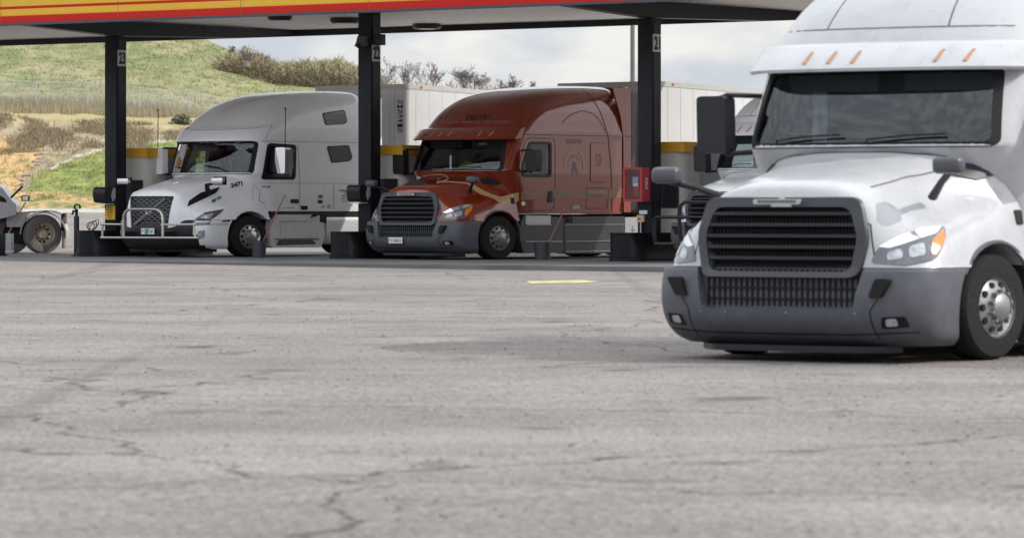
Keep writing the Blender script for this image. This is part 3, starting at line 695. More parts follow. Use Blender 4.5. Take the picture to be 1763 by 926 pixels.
# junction boxes near the top of 22
l22 = wpt(0, 0)
jb = thing('post_speaker', 'small grey horn speaker on the left of post 22 near the ceiling', 'speaker', (l22[0], l22[1], pyz(72, l22[1])), -A40)
G().prism([(-.24, .12), (-.157, .12), (-.157, -.13), (-.34, -.13), (-.28, -.02)], YZ, -.1, .1).build('horn', mat('grey_speaker', (.09, .09, .085), .6), jb, False); G().tube([(0, -.30, -.10), (0, -.345, -.14)], .05, 8).build('mouth', DARKPL, jb)
jb = thing('junction_box', 'black junction box on the right of post 22 above its number plate', 'box', (l22[0], l22[1], pyz(68, l22[1])), -A40)
G().box((.157, -.12, -.15), (.32, .10, .11), .01).build('case', DARKPL, jb); G().tube([(.2, -.02, -.15), (.2, -.02, -.24)], .012, 6).build('cable', BLACK, jb); G().box((.157, -.1, .11), (.2, .08, .27)).build('bracket', DARKPL, jb, False)
# yellow sign on 23
l23 = wpt(COLX[23], 0); zc = pyz(366, l23[1])
sg = thing('warning_sign', 'small yellow warning sign with dark text on post 23', 'sign', (l23[0], l23[1], zc), -A40)
b_ = G().box((-.135, -.172, -.175), (.135, -.158, .175), .003).build('board', SIGNY, sg, False)
for i, s in enumerate(['FOR', 'POTABLE', 'WATER', 'DO NOT', 'USE']): text_flat('lettering', s, (0, -.175, .125 - i * .062), (.05 + .018 * len(s), 0, 0), (0, 0, .038), BLKTXT, b_, .02)
# fire cabinet on 21
l21 = wpt(COLX[21], 0); zc = pyz(318, l21[1])
fc = thing('fire_extinguisher_cabinet', 'red fire extinguisher cabinet with clear front hung on post 21', 'fire cabinet', (l21[0], l21[1], zc), -A40)
g = G(); x0, x1, y0, y1, hh = -.29, .13, -.42, -.16, .385
g.box((x0, y0 + .02, -hh), (x0 + .03, y1, hh)).box((x1 - .03, y0 + .02, -hh), (x1, y1, hh)).box((x0 + .03, y0 + .02, -hh), (x1 - .03, y1, -hh + .03)).box((x0 + .03, y0 + .02, hh - .03), (x1 - .03, y1, hh)).box((x0 + .03, y1 - .02, -hh + .03), (x1 - .03, y1, hh - .03))
g.build('case', FIRER, fc, False)
g = G(); e = .05; g.box((x0, y0, -hh), (x0 + e, y0 + .018, hh)).box((x1 - e, y0, -hh), (x1, y0 + .018, hh)).box((x0 + e, y0, -hh), (x1 - e, y0 + .018, -hh + e)).box((x0 + e, y0, hh - e), (x1 - e, y0 + .018, hh)); dr = g.build('door_frame', FIRER, fc, False)
G().box((x0 + e, y0 + .008, -hh + e), (x1 - e, y0 + .012, hh - e)).build('pane', glassmat('clear_pane', (.92, .9, .9), .02), dr, False)
G().lathe([(0, -.27), (.08, -.26), (.085, -.1), (.085, .06), (.05, .13), (.025, .16), (0, .17)], ((x0 + x1) / 2 + .03, -.29, 0)).build('extinguisher', mat('extinguisher_red', (.30, .02, .025), .35), fc)
G().box((-.11, -.375, .03), (.01, -.37, .17)).build('tag_card', mat('blue_card', (.25, .45, .75), .5), fc, False); G().box((-.10, -.378, -.04), (.01, -.373, .03)).build('tag_card', PAPER, fc, False)
text_flat('lettering', 'FIRE', (x1 + .004, -.29, .02), (0, 0, -.26), (0, .07, 0), WHTXT, fc, .02)
# valves/stickers on 21
vb = thing('valve_box', 'small valve box with tan sticker on the foot of post 21', 'valve box', (l21[0], l21[1], .9), -A40)
G().box((-.13, -.22, -.02), (.02, -.16, .14), .008).build('case', CREAMSTK, vb, False); G().box((-.10, -.225, .03), (-.04, -.221, .08)).build('mark', FIRER, vb, False); G().box((-.09, -.20, .16), (.08, -.16, .25), .008).build('cover', WHTXT, vb, False)
G().tube([(-.05, -.2, -.02), (-.05, -.2, -.26)], .018, 8).tube([(-.22, -.22, -.1), (-.22, -.22, -.26)], .012, 8).tube([(-.27, -.22, -.2), (-.17, -.22, -.2)], .012, 8).build('pipework', ALU, vb)
# hose stand left, cable coil
x_, y_ = gnd(129, 441.5)
hs = thing('air_hose_stand', 'black hose stand with valve on top beside the left island guard', 'hose stand', (x_, y_ + .3, .0), -A40)
G().lathe([(.12, 0), (.12, .03), (.055, .05), (.055, .98), (.05, 1.0), (0, 1.0)], (0, 0, 0), n=14).build('post', DARKPL, hs)
G().tube([(0, 0, .98), (0, 0, 1.18)], .028, 8).box((-.09, -.03, 1.10), (.02, .03, 1.15)).tube([(-.09, 0, 1.1), (-.12, 0, 1.04)], .02, 6).build('valve', BLACK, hs); g = G(); g.tube([Vector((.02 + .075 * math.cos(a), 0, 1.22 + .075 * math.sin(a))) for a in np.linspace(-.5, 3.8, 12)], .02, 6).build('hook', BLACK, hs)
x_, y_ = inv(P0, 163, 395, yt=-.6).x, -.6
cc = thing('cable_coil', 'loose coil of black cable on top of the guard at post 23', 'cable coil', wpt(COLX[23] - .1, -.55, .66), -A40)
g = G()
for k in range(3):
    g.tube([Vector((.10 * math.cos(a) * (1 + .15 * k), .05 * k - .08, .10 + (.09 + .03 * k) * math.sin(a + .4 * k))) for a in np.linspace(0, 2 * math.pi, 20)], .009, 5)
g.build('cable', BLACK, cc)
# buckets and squeegees
def bucket(px, py, wpx, hpx, lab, lab2, s0, s1, sq_head=False):
    X, Y = gnd(px, py); s = F / Y; r = wpx / s / 2; h = hpx / (s * K); k = thing('bucket', lab, 'bucket', (X, Y, 0), 0, 'washing buckets on the islands')
    G().lathe([(0, 0), (r * .86, 0), (r * .94, h * .85), (r * 1.0, h * .86), (r * 1.0, h * .9), (r * .97, h * .92), (r, h * .95), (r, h), (r * .93, h), (r * .9, h * .9), (r * .8, .03), (0, .03)], (0, 0, 0), n=28).build('pail', BUCK, k)
    q = thing('squeegee', lab2, 'squeegee', (X, Y, .04), 0, 'wood handled squeegees standing in buckets')
    a = Vector(((s0[0] - px) / s, 0, (py - s0[1]) / (s * K) - .04)); e = Vector(((s1[0] - px) / s, 0.05, (py - s1[1]) / (s * K) - .04)); lo = a + (a - e).normalized() * .25
    G().tube([lo, e], .014, 8).build('handle', WOOD, q)
    d = (e - a).normalized(); n_ = Vector((0, 1, 0)).cross(d)
    if sq_head: G().tube([e - Vector((.15, 0, 0)), e + Vector((.15, 0, 0))], .02, 6).build('head', BLACK, q)
    else: G().box((lo.x - .07, -.02, max(0, lo.z - .02)), (lo.x + .07, .02, max(0, lo.z - .02) + .04)).build('head', BLACK, q, False)
bucket(446, 443.5, 27, 29, 'charcoal bucket in front of the white truck wheel', 'wood handled squeegee leaning in the bucket by the white truck', (454, 414), (490, 336))
bucket(934, 447.5, 31, 31, 'charcoal bucket in front of the red truck side steps', 'wood handled squeegee leaning in the bucket by the red truck', (946, 416), (981, 341))
X, Y = gnd(8, 440.5)
lb_ = thing('washer_bin', 'black and grey square bin at the far left edge of the lot', 'bin', (X, Y, 0), 0)
G().box((-.40, -.2, 0), (.03, .2, .56), .01).build('dark_side', GUARD, lb_); G().box((.032, -.18, .05), (.165, .18, .565), .01).build('grey_side', PUMPG, lb_); G().box((.028, -.19, .10), (.17, .19, .125)).build('strap', ALU, lb_, False)
q = thing('squeegee', 'red brown handled squeegee leaning in the bin at the left edge', 'squeegee', (X, Y - .02, .3), 0, 'wood handled squeegees standing in buckets')
s = F / Y; G().tube([((6 - 8) / s, 0, .03), ((44 - 8) / s, .06, (440 - 347) / (s * K) - .3)], .014, 8).build('handle', WOOD, q)
e_ = Vector(((44 - 8) / s, .06, (440 - 341) / (s * K) - .3)); G().box((e_.x - .09, .03, e_.z - .07), (e_.x + .08, .09, e_.z + .07), .015).build('head', BLACK, q); G().box((e_.x - .06, .024, e_.z - .045), (e_.x + .05, .029, e_.z + .05)).build('sponge', PAPER, q, False)
# painted yellow mark
ym = G(); c_ = [(907, 484.5), (1000, 482.5), (1031, 485), (1000, 487.5), (912, 488.5)]
def gpt(px, py):
    Y = 60.0
    for i in range(12): Y = (HC - ground_z(0, Y)) * FV / (py - HZ)
    return ((px - CX) / F * Y, Y, ground_z(0, Y) + .006)
ym.add([gpt(*p) for p in c_], [(0, 1, 2, 3, 4)])
structure(ym.build('yellow_road_marking', mat('worn_yellow_paint', (.46, .40, .20), .85, noise=.5, nscale=6), None, False))

# ------------------------------------------------------------------ vehicles
A40, U, V = A_T, U_T, V_T
def wheel(root, c, r=.51, wdt=.28, side=1, rear=False, rimm=ALU, tm=TYRE):
    x = c[0]; out = x + side * wdt / 2; rr_ = r * .565; s = side
    prof = [(rr_, -wdt / 2), (r * .72, -wdt / 2 - .005), (r * .93, -wdt / 2 + .005), (r * .985, -wdt / 2 + .03), (r, -wdt / 2 + .06)]
    for q in (-.06, 0, .06): prof += [(r, q - .018), (r - .012, q - .012), (r - .012, q + .002), (r, q + .008)]
    prof += [(r, wdt / 2 - .06), (r * .985, wdt / 2 - .03), (r * .93, wdt / 2 - .005), (r * .72, wdt / 2 + .005), (rr_, wdt / 2)]
    wo_ = G().lathe(prof, c, 'x', 48, True).build('wheel', tm, root)
    if rear: pr = [(rr_ * 1.03, wdt / 2 + .004), (rr_ * 1.0, wdt / 2 - .01), (rr_ * .93, wdt / 2 - .03), (rr_ * .88, wdt / 2 - .14), (rr_ * .6, wdt / 2 - .17), (rr_ * .45, wdt / 2 - .17), (rr_ * .42, wdt / 2 - .08), (rr_ * .3, wdt / 2 - .05), (0, wdt / 2 - .05)]
    else: pr = [(rr_ * 1.03, wdt / 2 + .004), (rr_ * 1.0, wdt / 2 - .008), (rr_ * .93, wdt / 2 - .03), (rr_ * .86, wdt / 2 - .02), (rr_ * .62, wdt / 2 + .01), (rr_ * .48, wdt / 2 + .015), (rr_ * .45, wdt / 2 + .05), (rr_ * .3, wdt / 2 + .075), (0, wdt / 2 + .08)]
    pr = [(a, b * s) for a, b in pr]; G().lathe(pr, c, 'x', 40).build('rim', rimm, wo_)
    g = G(); n_ = 10; hd = (wdt / 2 - .004) if not rear else (wdt / 2 - .155)
    for i in range(n_):
        a = 2 * math.pi * i / n_; cy, cz = c[1] + rr_ * .74 * math.cos(a), c[2] + rr_ * .74 * math.sin(a)
        g.lathe([(0, s * (hd + .008)), (rr_ * .115, s * (hd + .008)), (rr_ * .13, s * (hd - .02))], (x, cy, cz), 'x', 10)
    g.build('vent_holes', BLACK, wo_); g = G(); hd = (wdt / 2 + .012) if not rear else (wdt / 2 - .165)
    for i in range(10):
        a = 2 * math.pi * (i + .5) / 10; g.tube([(x + s * hd, c[1] + rr_ * .54 * math.cos(a), c[2] + rr_ * .54 * math.sin(a)), (x + s * (hd + .045), c[1] + rr_ * .54 * math.cos(a), c[2] + rr_ * .54 * math.sin(a))], .017, 6)
    g.build('nuts', DULLALU, wo_); return wo_
def cyl_cutter(y, z, r, x0, x1):
    return G().lathe([(0, x0), (r, x0), (r, x1), (0, x1)], (0, y, z), 'x', 40).build('cut', None)
def prism_cutter(poly, fn, a, b): return G().prism(poly, fn, a, b).build('cut', None)
def mirror_pts(poly): return [(-x, z) for x, z in poly[::-1]]
def closed_hood(rows, n=5, base=None):
    S = surf(rows, n); R, Cn, _ = S.shape; vs = []; idx = {}
    for i in range(R):
        for j in range(-(Cn - 1), Cn):
            p = S[i, abs(j)]; x = p[0] if j >= 0 else -p[0]; idx[i, j] = len(vs); vs.append((x if j else 0, p[1], p[2]))
    fs = [(idx[i, j], idx[i, j + 1], idx[i + 1, j + 1], idx[i + 1, j]) for i in range(R - 1) for j in range(-(Cn - 1), Cn - 1)]
    loop = [idx[0, j] for j in range(-(Cn - 1), Cn)] + [idx[i, Cn - 1] for i in range(1, R)] + [idx[R - 1, j] for j in range(Cn - 2, -Cn, -1)] + [idx[i, -(Cn - 1)] for i in range(R - 2, 0, -1)]
    k = len(vs); vs.append(base); fs += [(loop[(i + 1) % len(loop)], loop[i], k) for i in range(len(loop))]
    return vs, fs
def panel(poly, x, th, m, nm, root, label=None):
    for s in (1, -1):
        o = G().prism(poly, YZ, s * (x - th), s * x).build(nm, m, root)
def side_mirror(root, y, z, m_back, s, hgt=.62, chrome=False, x=1.52, dep=.0):
    a = G().tube([(s * 1.16, y - .05, z + hgt * .5), (s * (x - .1), y - .28, z + hgt * .52), (s * (x - .04), y - .3, z + hgt * .46)], .025, 8).build('mirror_arm', DARKPL, root); G().tube([(s * 1.16, y - .02, z - hgt * .45), (s * (x - .1), y - .28, z - hgt * .5), (s * (x - .04), y - .3, z - hgt * .44)], .03, 8).build('mirror_arm', DARKPL, root)
    h_ = G(); h_.prism(rpoly([(x - .15, z - hgt / 2), (x + .12, z - hgt / 2), (x + .13, z + hgt / 2), (x - .14, z + hgt / 2)], .05), lambda p, q, h: (s * p, h, q), y - .38, y - .22)
    mo = h_.build('mirror_housing', m_back, root); G().prism(rpoly([(x - .12, z - hgt / 2 + .03), (x + .09, z - hgt / 2 + .03), (x + .10, z + hgt / 2 - .03), (x - .11, z + hgt / 2 - .03)], .04), lambda p, q, h: (s * p, h, q), y - .219, y - .214).build('mirror_glass', CHROME, mo)
def interior(root, lime=False, side=1):
    G().box((-1.0, 1.75, 1.16), (1.0, 1.98, 2.08), .04).build('dashboard', INTER, root)
    for s in (-1, 1):
        st_ = G().box((s * .62 - .27, 2.35, 1.3), (s * .62 + .27, 2.85, 1.55), .06).box((s * .62 - .26, 2.78, 1.5), (s * .62 + .26, 2.93, 2.25), .06).box((s * .62 - .15, 2.8, 2.27), (s * .62 + .15, 2.9, 2.5), .05).build('seat', SEAT, root)
    G().tube([Vector((.6 + .23 * math.cos(a), 2.05 + .1 * math.sin(a), 2.03 + .2 * math.sin(a))) for a in np.linspace(0, 2 * math.pi, 24)], .018, 6).build('steering_wheel', BLACK, root)
    for s in (-1, 1): G().prism([(s * .12, 2.62), (s * .92, 2.62), (s * .95, 2.79), (s * .12, 2.79)], XZ, 1.74, 1.76).build('sun_visor', mat('grey_sun_visor', (.10, .105, .11), .8), root, False)
    if lime:
        G().add([(-.20, 1.62, 2.12), (.32, 1.66, 2.09), (.42, 1.80, 2.16), (.05, 1.9, 2.24), (-.18, 1.9, 2.33)], [(0, 1, 2, 3, 4)]).build('safety_vest', LIMEV, root, False)
        G().box((-.72, 1.55, 2.09), (-.50, 1.60, 2.13)).build('dash_card', PAPER, root, False); G().box((-.45, 1.55, 2.09), (-.30, 1.60, 2.14)).build('dash_card', BLUEC, root, False)
        g = G()
        for i, (a, b) in enumerate([(.45, 1.75), (.62, 1.7), (.8, 1.8), (.7, 1.85)]): g.box((a, b, 2.085 + i * .02), (a + .22, b + .12, 2.11 + i * .03))
        g.build('paper_pile', mat('pale_papers', (.45, .5, .55), .7), root, False); G().box((.28, 1.735, 2.68), (.48, 1.739, 2.73)).build('visor_label', PAPER, root, False)
def chassis(root, rear_wheels=True, wy=(6.3, 7.6)):
    g = G()
    for s in (-1, 1): g.box((s * .45 - .05, .3, .62), (s * .45 + .05, wy[1] + .5, .92))
    g.box((-.9, 1.9, .45), (.9, 5.0, 1.05)); g.box((-.8, .35, .45), (.8, 1.0, .9)); g.box((-.95, 1.2, .42), (.95, 1.38, .56)); g.build('chassis_frame', BLACK, root, False)
    if rear_wheels:
        for y in wy:
            for s in (-1, 1): wheel(root, (s * 1.06, y, .51), side=s, rear=True); G().lathe([(.25, -.13), (.5, -.14), (.51, 0), (.5, .14), (.25, .13)], (s * .74, y, .51), 'x', 32, True).build('inner_tyre', TYRE, root)
        G().box((-.95, wy[0] - .06, .45), (.95, wy[0] + .06, .57)).box((-.95, wy[1] - .06, .45), (.95, wy[1] + .06, .57)).build('axle', BLACK, root, False)

RO = org(859, 447, 1.15, 1.3); WO = org(429, 442.5, 1.15, 1.3)
rR = lambda x, y: ray(RO, x, y); rW = lambda x, y: ray(WO, x, y)
front = lambda x, z: (Vector((x, -5, z)), Vector((0, 1, 0)))
sideR = lambda y, z: (Vector((5, y, z)), Vector((-1, 0, 0)))
top = lambda x, y: (Vector((x, y, 8)), Vector((0, 0, -1)))

def long_nose_truck(paint, label, loc, decals=False, rot=-A40, skirtm=SKIRT):
    root = thing('semi_truck', label, 'truck', loc, rot, 'high roof semi trucks with sleeping cabs')
    H = [[(0, -.01, .90), (.35, .0, .90), (.68, .03, .90), (.9, .09, .90), (1.06, .19, .90), (1.16, .34, .90), (1.2, .5, .90)],
         [(0, .0, 1.25), (.35, .02, 1.25), (.67, .06, 1.25), (.87, .17, 1.22), (1.03, .32, 1.17), (1.15, .50, 1.08), (1.205, .64, .90)],
         [(0, .05, 1.58), (.33, .07, 1.57), (.60, .12, 1.54), (.80, .28, 1.42), (.98, .50, 1.31), (1.14, .70, 1.17), (1.215, .82, .90)],
         [(0, .16, 1.71), (.31, .18, 1.70), (.56, .25, 1.65), (.76, .47, 1.53), (.95, .74, 1.40), (1.14, .95, 1.26), (1.22, 1.05, .90)],
         [(0, .55, 1.83), (.31, .57, 1.82), (.57, .62, 1.76), (.76, .78, 1.64), (.94, 1.0, 1.50), (1.15, 1.15, 1.33), (1.225, 1.25, .90)],
         [(0, .95, 1.93), (.34, .97, 1.92), (.62, 1.0, 1.86), (.82, 1.1, 1.74), (.97, 1.25, 1.58), (1.15, 1.4, 1.37), (1.225, 1.5, .90)],
         [(0, 1.25, 2.03), (.4, 1.28, 2.02), (.75, 1.36, 1.97), (.97, 1.5, 1.86), (1.09, 1.63, 1.66), (1.17, 1.74, 1.40), (1.22, 1.82, .90)]]
    vs, fs = closed_hood(H, 5, (0, 1.1, 1.0)); hood = mesh('hood', vs, fs, paint, root)
    boolean(hood, [cyl_cutter(1.27, .52, .60, .5, 1.6), cyl_cutter(1.27, .52, .60, -1.6, -.5)])
    hb = bvh_of(hood)
    # bumper
    vs, fs = ringstack([(.16, .22, .42, 1.10, .9), (.24, .08, .48, 1.17, .9), (.40, -.04, .50, 1.20, .9), (.62, -.07, .50, 1.215, .9), (.84, -.04, .50, 1.215, .9), (.893, -.02, .50, 1.21, .9)], 3.2, 20)
    bp = mesh('bumper', vs, fs, GREYPL, root); boolean(bp, [cyl_cutter(1.27, .52, .64, .5, 1.6), cyl_cutter(1.27, .52, .64, -1.6, -.5), prism_cutter(rpoly([(-.66, .50), (.66, .50), (.74, .92), (-.74, .92)], .05), XZ, -.5, .06)])
    bb = bvh_of(bp)
    G().prism(rpoly([(-.62, .05), (.62, .05), (.9, .35), (-.9, .35)], .04), XY, .10, .158).build('air_dam', DARKPL, root)
    # lower intake mesh
    g = G().prism(rpoly([(-.655, .505), (.655, .505), (.735, .915), (-.735, .915)], .05), XZ, .062, .075)
    io = g.build('lower_grille', BLACK, root); g = G()
    for i in range(28):
        x = -.66 + i * 1.32 / 27; g.box((x - .006, .045, .53), (x + .006, .06, .88))
    for zz in (.6, .7, .8): g.box((-.66, .038, zz - .008), (.66, .052, zz + .008))
    g.build('mesh_bars', BLACK, io, False)
    for s in (-1, 1): G().prism(rpoly([(s * .80, .62), (s * .90, .62), (s * .98, .80), (s * .86, .80)], .03), XZ, -.052, .02).build('tow_hook_slot', BLACK, root)
    # plate
    if decals:
        pl = G().box((-.36, -.105, .38), (-.02, -.09, .52), .004).build('licence_plate', WHTXT, root, False); text_flat('plate_text', 'P1198452', (-.19, -.108, .445), (.29, 0, 0), (0, 0, .085), GREYTXT, pl, .01)
    # grille frame and bars follow the nose
    def gx(z): return .70 - .10 * sm(1.0, 1.55, z) if False else .70
    outer = rpoly([(-.70, .80), (.70, .80), (.76, 1.2), (.68, 1.565), (-.68, 1.565), (-.76, 1.2)], .10, 5); inner = rpoly([(-.62, .86), (.62, .86), (.67, 1.2), (.59, 1.47), (-.59, 1.47), (-.67, 1.2)], .08, 5)
    def ny(x, z): return float(np.interp(z, [.8, .9, 1.25, 1.58], [-.03, -.01, .0, .05])) + .06 * (abs(x) / .68) ** 2.2
    vs = []; n = len(outer)
    for (x, z) in outer: vs.append((x, ny(x, z) - .012, z))
    for (x, z) in outer: vs.append((x * .985, ny(x, z) - .045, z - (z - 1.2) * .015))
    for (x, z) in inner: vs.append((x, ny(x, z) - .035, z))
    for (x, z) in inner: vs.append((x, ny(x, z) + .10, z))
    fs = [(k * n + i, k * n + (i + 1) % n, (k + 1) * n + (i + 1) % n, (k + 1) * n + i) for k in range(3) for i in range(n)]
    gf = mesh('grille', vs, fs, mat('grille_frame_grey', (.045, .048, .060), .45), root, True, 40)
    boolean(hood, [prism_cutter(inner, XZ, -.5, .20)])
    G().prism(inner, XZ, .15, .16).build('radiator_backing', BLACK, root)
    for k in range(5):
        zc = .98 + k * .105; vs = []; hw_ = float(np.interp(zc, [.86, 1.2, 1.47], [.615, .665, .585]))
        xs = np.linspace(-hw_, hw_, 13)
        for x in xs: y_ = ny(x, zc); vs += [(x, y_ - .03, zc + .022), (x, y_ - .035, zc - .008), (x, y_ + .06, zc - .035), (x, y_ + .06, zc - .0)]
        fs = [(i * 4 + a, (i + 1) * 4 + a, (i + 1) * 4 + (a + 1) % 4, i * 4 + (a + 1) % 4) for i in range(12) for a in range(4)]
        mesh('grille_bar', vs, fs, mat('grille_bar_black', (.014, .015, .019), .45, spec=.3), gf, False)
    g = G()
    for i in range(40):
        x = -.6 + i * 1.2 / 39; g.box((x - .004, .08, .88), (x + .004, .09, 1.46))
    g.build('bug_mesh', DARKPL, gf, False)
    bd = G(); bd.prism(rpoly([(-.21, 1.495), (.21, 1.495), (.21, 1.545), (-.21, 1.545)], .024), XZ, -.035, -.02); bdo = bd.build('badge', ALU, root); G().prism(rpoly([(-.17, 1.505), (.17, 1.505), (.17, 1.535), (-.17, 1.535)], .012), XZ, -.038, -.0355).build('badge_field', GREYTXT, bdo)
    # headlights, drawn on the viewer-right lamp and mirrored
    fbv = bvh_of(hood)
    lp_ = [(757, 377), (762, 367), (775, 360), (795, 354), (815, 352), (812, 362), (803, 375), (780, 379)]
    drape('headlight', [rpoly(lp_, 3)], fbv, rR, mat('headlamp_dark_housing', (.10, .11, .125), .08, .1, 1), root, .012, 3, .02, True)
    drape('headlight_bezel', [rpoly([(762, 366), (776, 359), (795, 353.6), (812, 352.2), (806, 357), (790, 361), (770, 367)], 2)], fbv, rR, LAMPIN, root, .016, 3, .004, True)
    drape('headlight_lens', [rpoly([(768, 370), (778, 367), (779, 374), (768, 376)], 3), rpoly([(783, 366), (795, 363), (795, 372), (783, 374)], 3)], fbv, rR, LENS, root, .017, 2, .004, True)
    drape('turn_signal', [rpoly([(801, 362), (813, 354), (811, 363), (802, 372), (799, 371)], 2)], fbv, rR, AMBER, root, .018, 2, .004, True)
    # hood side vent
    drape('hood_vent', [rpoly([(826, 307), (848, 308), (893, 304), (893, 309), (850, 319), (830, 316)], 2)], fbv, rR, DARKPL, root, .012, 3, .01, True)
    strip('panel_gap', [(895, 300), (893, 330), (897, 362)], .9, bvh_of(hood), rR, BLACK, root, .004)
    # fender lip
    for s in (-1, 1): G().tube([(s * 1.19, 1.27 + .615 * math.cos(a), .52 + .615 * math.sin(a)) for a in np.linspace(.15, 2.6, 24)], .022, 6).build('arch_lip', GREYPL, root)
    bb = bvh_of(bp)
    for sx_ in (-1, 1):
        strip('bumper_joint', [(sx_ * .80, .20), (sx_ * .80, .50), (sx_ * .86, .60)], .010, bb, front, BLACK, root, .003, .05)
        drape('bumper_vent', [rpoly([(sx_ * .86, .33), (sx_ * 1.06, .35), (sx_ * 1.05, .45), (sx_ * .88, .44)], .02)], bb, front, BLACK, root, .004, .05, .003); drape('fog_lamp', [rpoly([(sx_ * .90, .355), (sx_ * .99, .365), (sx_ * .985, .43), (sx_ * .91, .425)], .02)], bb, front, LENS, root, .012, .04, .006)
    strip('bumper_crease', [(-1.1, .30), (-.6, .27), (.6, .27), (1.1, .30)], .012, bb, front, BLACK, root, .003, .06)
    for x in (-.68, -.44, .1, .68): drape('bumper_bolt', [[(x + .012 * math.cos(a), .475 + .012 * math.sin(a)) for a in np.linspace(0, 6.28, 9)[:-1]]], bb, front, DULLALU, root, .005, .02, .003)
    hf = bvh_of(hood)
    for sx_ in (-1, 1):
        strip('hood_crease', [(sx_ * .60, .35), (sx_ * .66, .8), (sx_ * .80, 1.25), (sx_ * .90, 1.42)], .012, hf, top, mat('gap_shadow', (.12, .11, .11), .7), root, .003, .06)
        strip('hood_latch_gap', [(sx_ * .60 , 1.40), (sx_ * .74, 1.30), (sx_ * .80, .96)], .010, hf, front, BLACK, root, .003, .05)
        drape('hood_latch', [rpoly([(1.62 , 1.30), (1.72, 1.30), (1.72, 1.44), (1.62, 1.44)], .02)], hf, (lambda y, z, q=sx_: (Vector((5 * q, y, z)), Vector((-q, 0, 0)))), BLACK, root, .01, .05, .01)
    strip('cowl_gap', [(-.95, 1.40), (-.5, 1.22), (0, 1.17), (.5, 1.22), (.95, 1.40)], .02, hf, top, BLACK, root, .004, .06)
    # cab and roof
    rows = [(1.06, 1.55, .35, 1.19, 4.98), (1.5, 1.5, .5, 1.215, 5.0), (2.0, 1.22, .62, 1.225, 5.0), (2.1, 1.19, .62, 1.225, 5.0), (2.45, 1.30, .62, 1.225, 5.0), (2.80, 1.44, .62, 1.225, 5.0), (2.95, 1.50, .62, 1.225, 5.02), (3.1, 1.56, .66, 1.21, 5.02), (3.46, 1.80, .85, 1.17, 5.02),
            (3.74, 2.12, 1.1, 1.11, 5.02), (3.93, 2.55, 1.2, 1.03, 5.0), (4.05, 3.1, 1.2, .92, 4.97), (4.12, 3.8, .8, .72, 4.9), (4.135, 4.1, .4, .4, 4.7)]
    vs, fs = ringstack(rows, 2.7, 42, 14); cab = mesh('cab', vs, fs, paint, root); solid = bvh_of(cab)
    ws = rpoly([(-1.07, 2.10), (1.07, 2.10), (1.0, 2.80), (-1.0, 2.80)], .08, 5); wso = rpoly([(-1.13, 2.05), (1.13, 2.05), (1.06, 2.84), (-1.06, 2.84)], .1, 5)
    dw = rpoly([(1.93, 1.98), (2.70, 1.98), (2.70, 2.70), (2.13, 2.70), (1.93, 2.2)], .07, 5); dwo = rpoly([(1.86, 1.92), (2.76, 1.92), (2.76, 2.76), (2.08, 2.76), (1.86, 2.2)], .09, 5)
    vs, fs = ringstack([(1.14, 1.72, .4, 1.10, 3.1), (2.0, 1.30, .62, 1.14, 3.1), (2.1, 1.26, .62, 1.14, 3.1), (2.86, 1.53, .62, 1.14, 3.1)], 2.7, 8); cav = mesh('cut', vs, fs, None)
    boolean(cab, [cav]); boolean(cab, [prism_cutter(ws, XZ, .6, 2.2)]); boolean(cab, [prism_cutter(dw, YZ, .95, 1.5), prism_cutter(dw, YZ, -1.5, -.95)])
    me = cab.data; me.materials.append(INTER)
    mi = [1 if (1.1 < p.center.z < 2.9 and abs(p.center.x) < 1.15 and 1.2 < p.center.y < 3.12 and solid.find_nearest(p.center)[3] > .03) else 0 for p in me.polygons]; me.polygons.foreach_set('material_index', mi)
    def frame(nm, o_, i_, rf, m_, off=.006, mir=False, th=.012):
        o_, i_ = dens(o_, i_); A = [cast(solid, rf, p, off) for p in o_]; B = [cast(solid, rf, p, off) for p in i_]; n = len(A)
        if any(a is None for a in A + B): return
        B2 = [b - (cast(solid, rf, p, 0) - b).normalized() * -.03 for b, p in zip(B, i_)]
        finish(nm, A + B + B2, [(i, (i + 1) % n, n + (i + 1) % n, n + i) for i in range(n)] + [(n + i, n + (i + 1) % n, 2 * n + (i + 1) % n, 2 * n + i) for i in range(n)], m_, root, 0, mir)
    frame('windscreen_seal', wso, ws, front, BLACK); frame('window_seal', dwo, dw, sideR, DARKPL, mir=True)
    drape('windscreen', [ws], solid, front, GLASS, root, -.015, .12); drape('door_window', [dw], solid, sideR, GLASS, root, -.015, .1, 0, True)
    interior(root, decals)
    # visor: a brow that overhangs the windscreen
    vs = []; nn_ = 25
    for i in range(nn_):
        s_ = -1 + 2 * i / (nn_ - 1); t_ = abs(s_); y0 = 1.42 + .62 * (1 - (1 - min(t_, .985) ** 2.7) ** (1 / 2.7)); x0 = 1.22 * s_
        vs += [(x0 * 1.0, y0 + .14, 3.10), (x0 * 1.02, y0 - .01, 3.06), (x0 * 1.03, y0 - .20, 2.83), (x0 * 1.02, y0 - .19, 2.80), (x0 * .99, y0 + .04, 2.845)]
    fs = [(i * 5 + a, (i + 1) * 5 + a, (i + 1) * 5 + (a + 1) % 5, i * 5 + (a + 1) % 5) for i in range(nn_ - 1) for a in range(5)] + [(0, 1, 2, 3, 4), tuple((nn_ - 1) * 5 + a for a in (4, 3, 2, 1, 0))]
    vz = mesh('sun_visor', vs, fs, paint, root, True, 40)
    vb_ = bvh_of(vz)
    for x in (-.55, -.32, -.1, .62, .85): drape('marker_light', [[(x, 2.88), (x + .03, 2.88), (x + .05, 3.0), (x + .03, 3.0)]], vb_, front, mat('amber_marker', (.45, .24, .12), .3), root, .01, .05, .01)
    strip('roof_seam', [(x, 3.24) for x in np.linspace(-1.12, 1.12, 20)], .012, solid, front, mat('gap_shadow', (.12, .11, .11), .7), root, .003, .08)
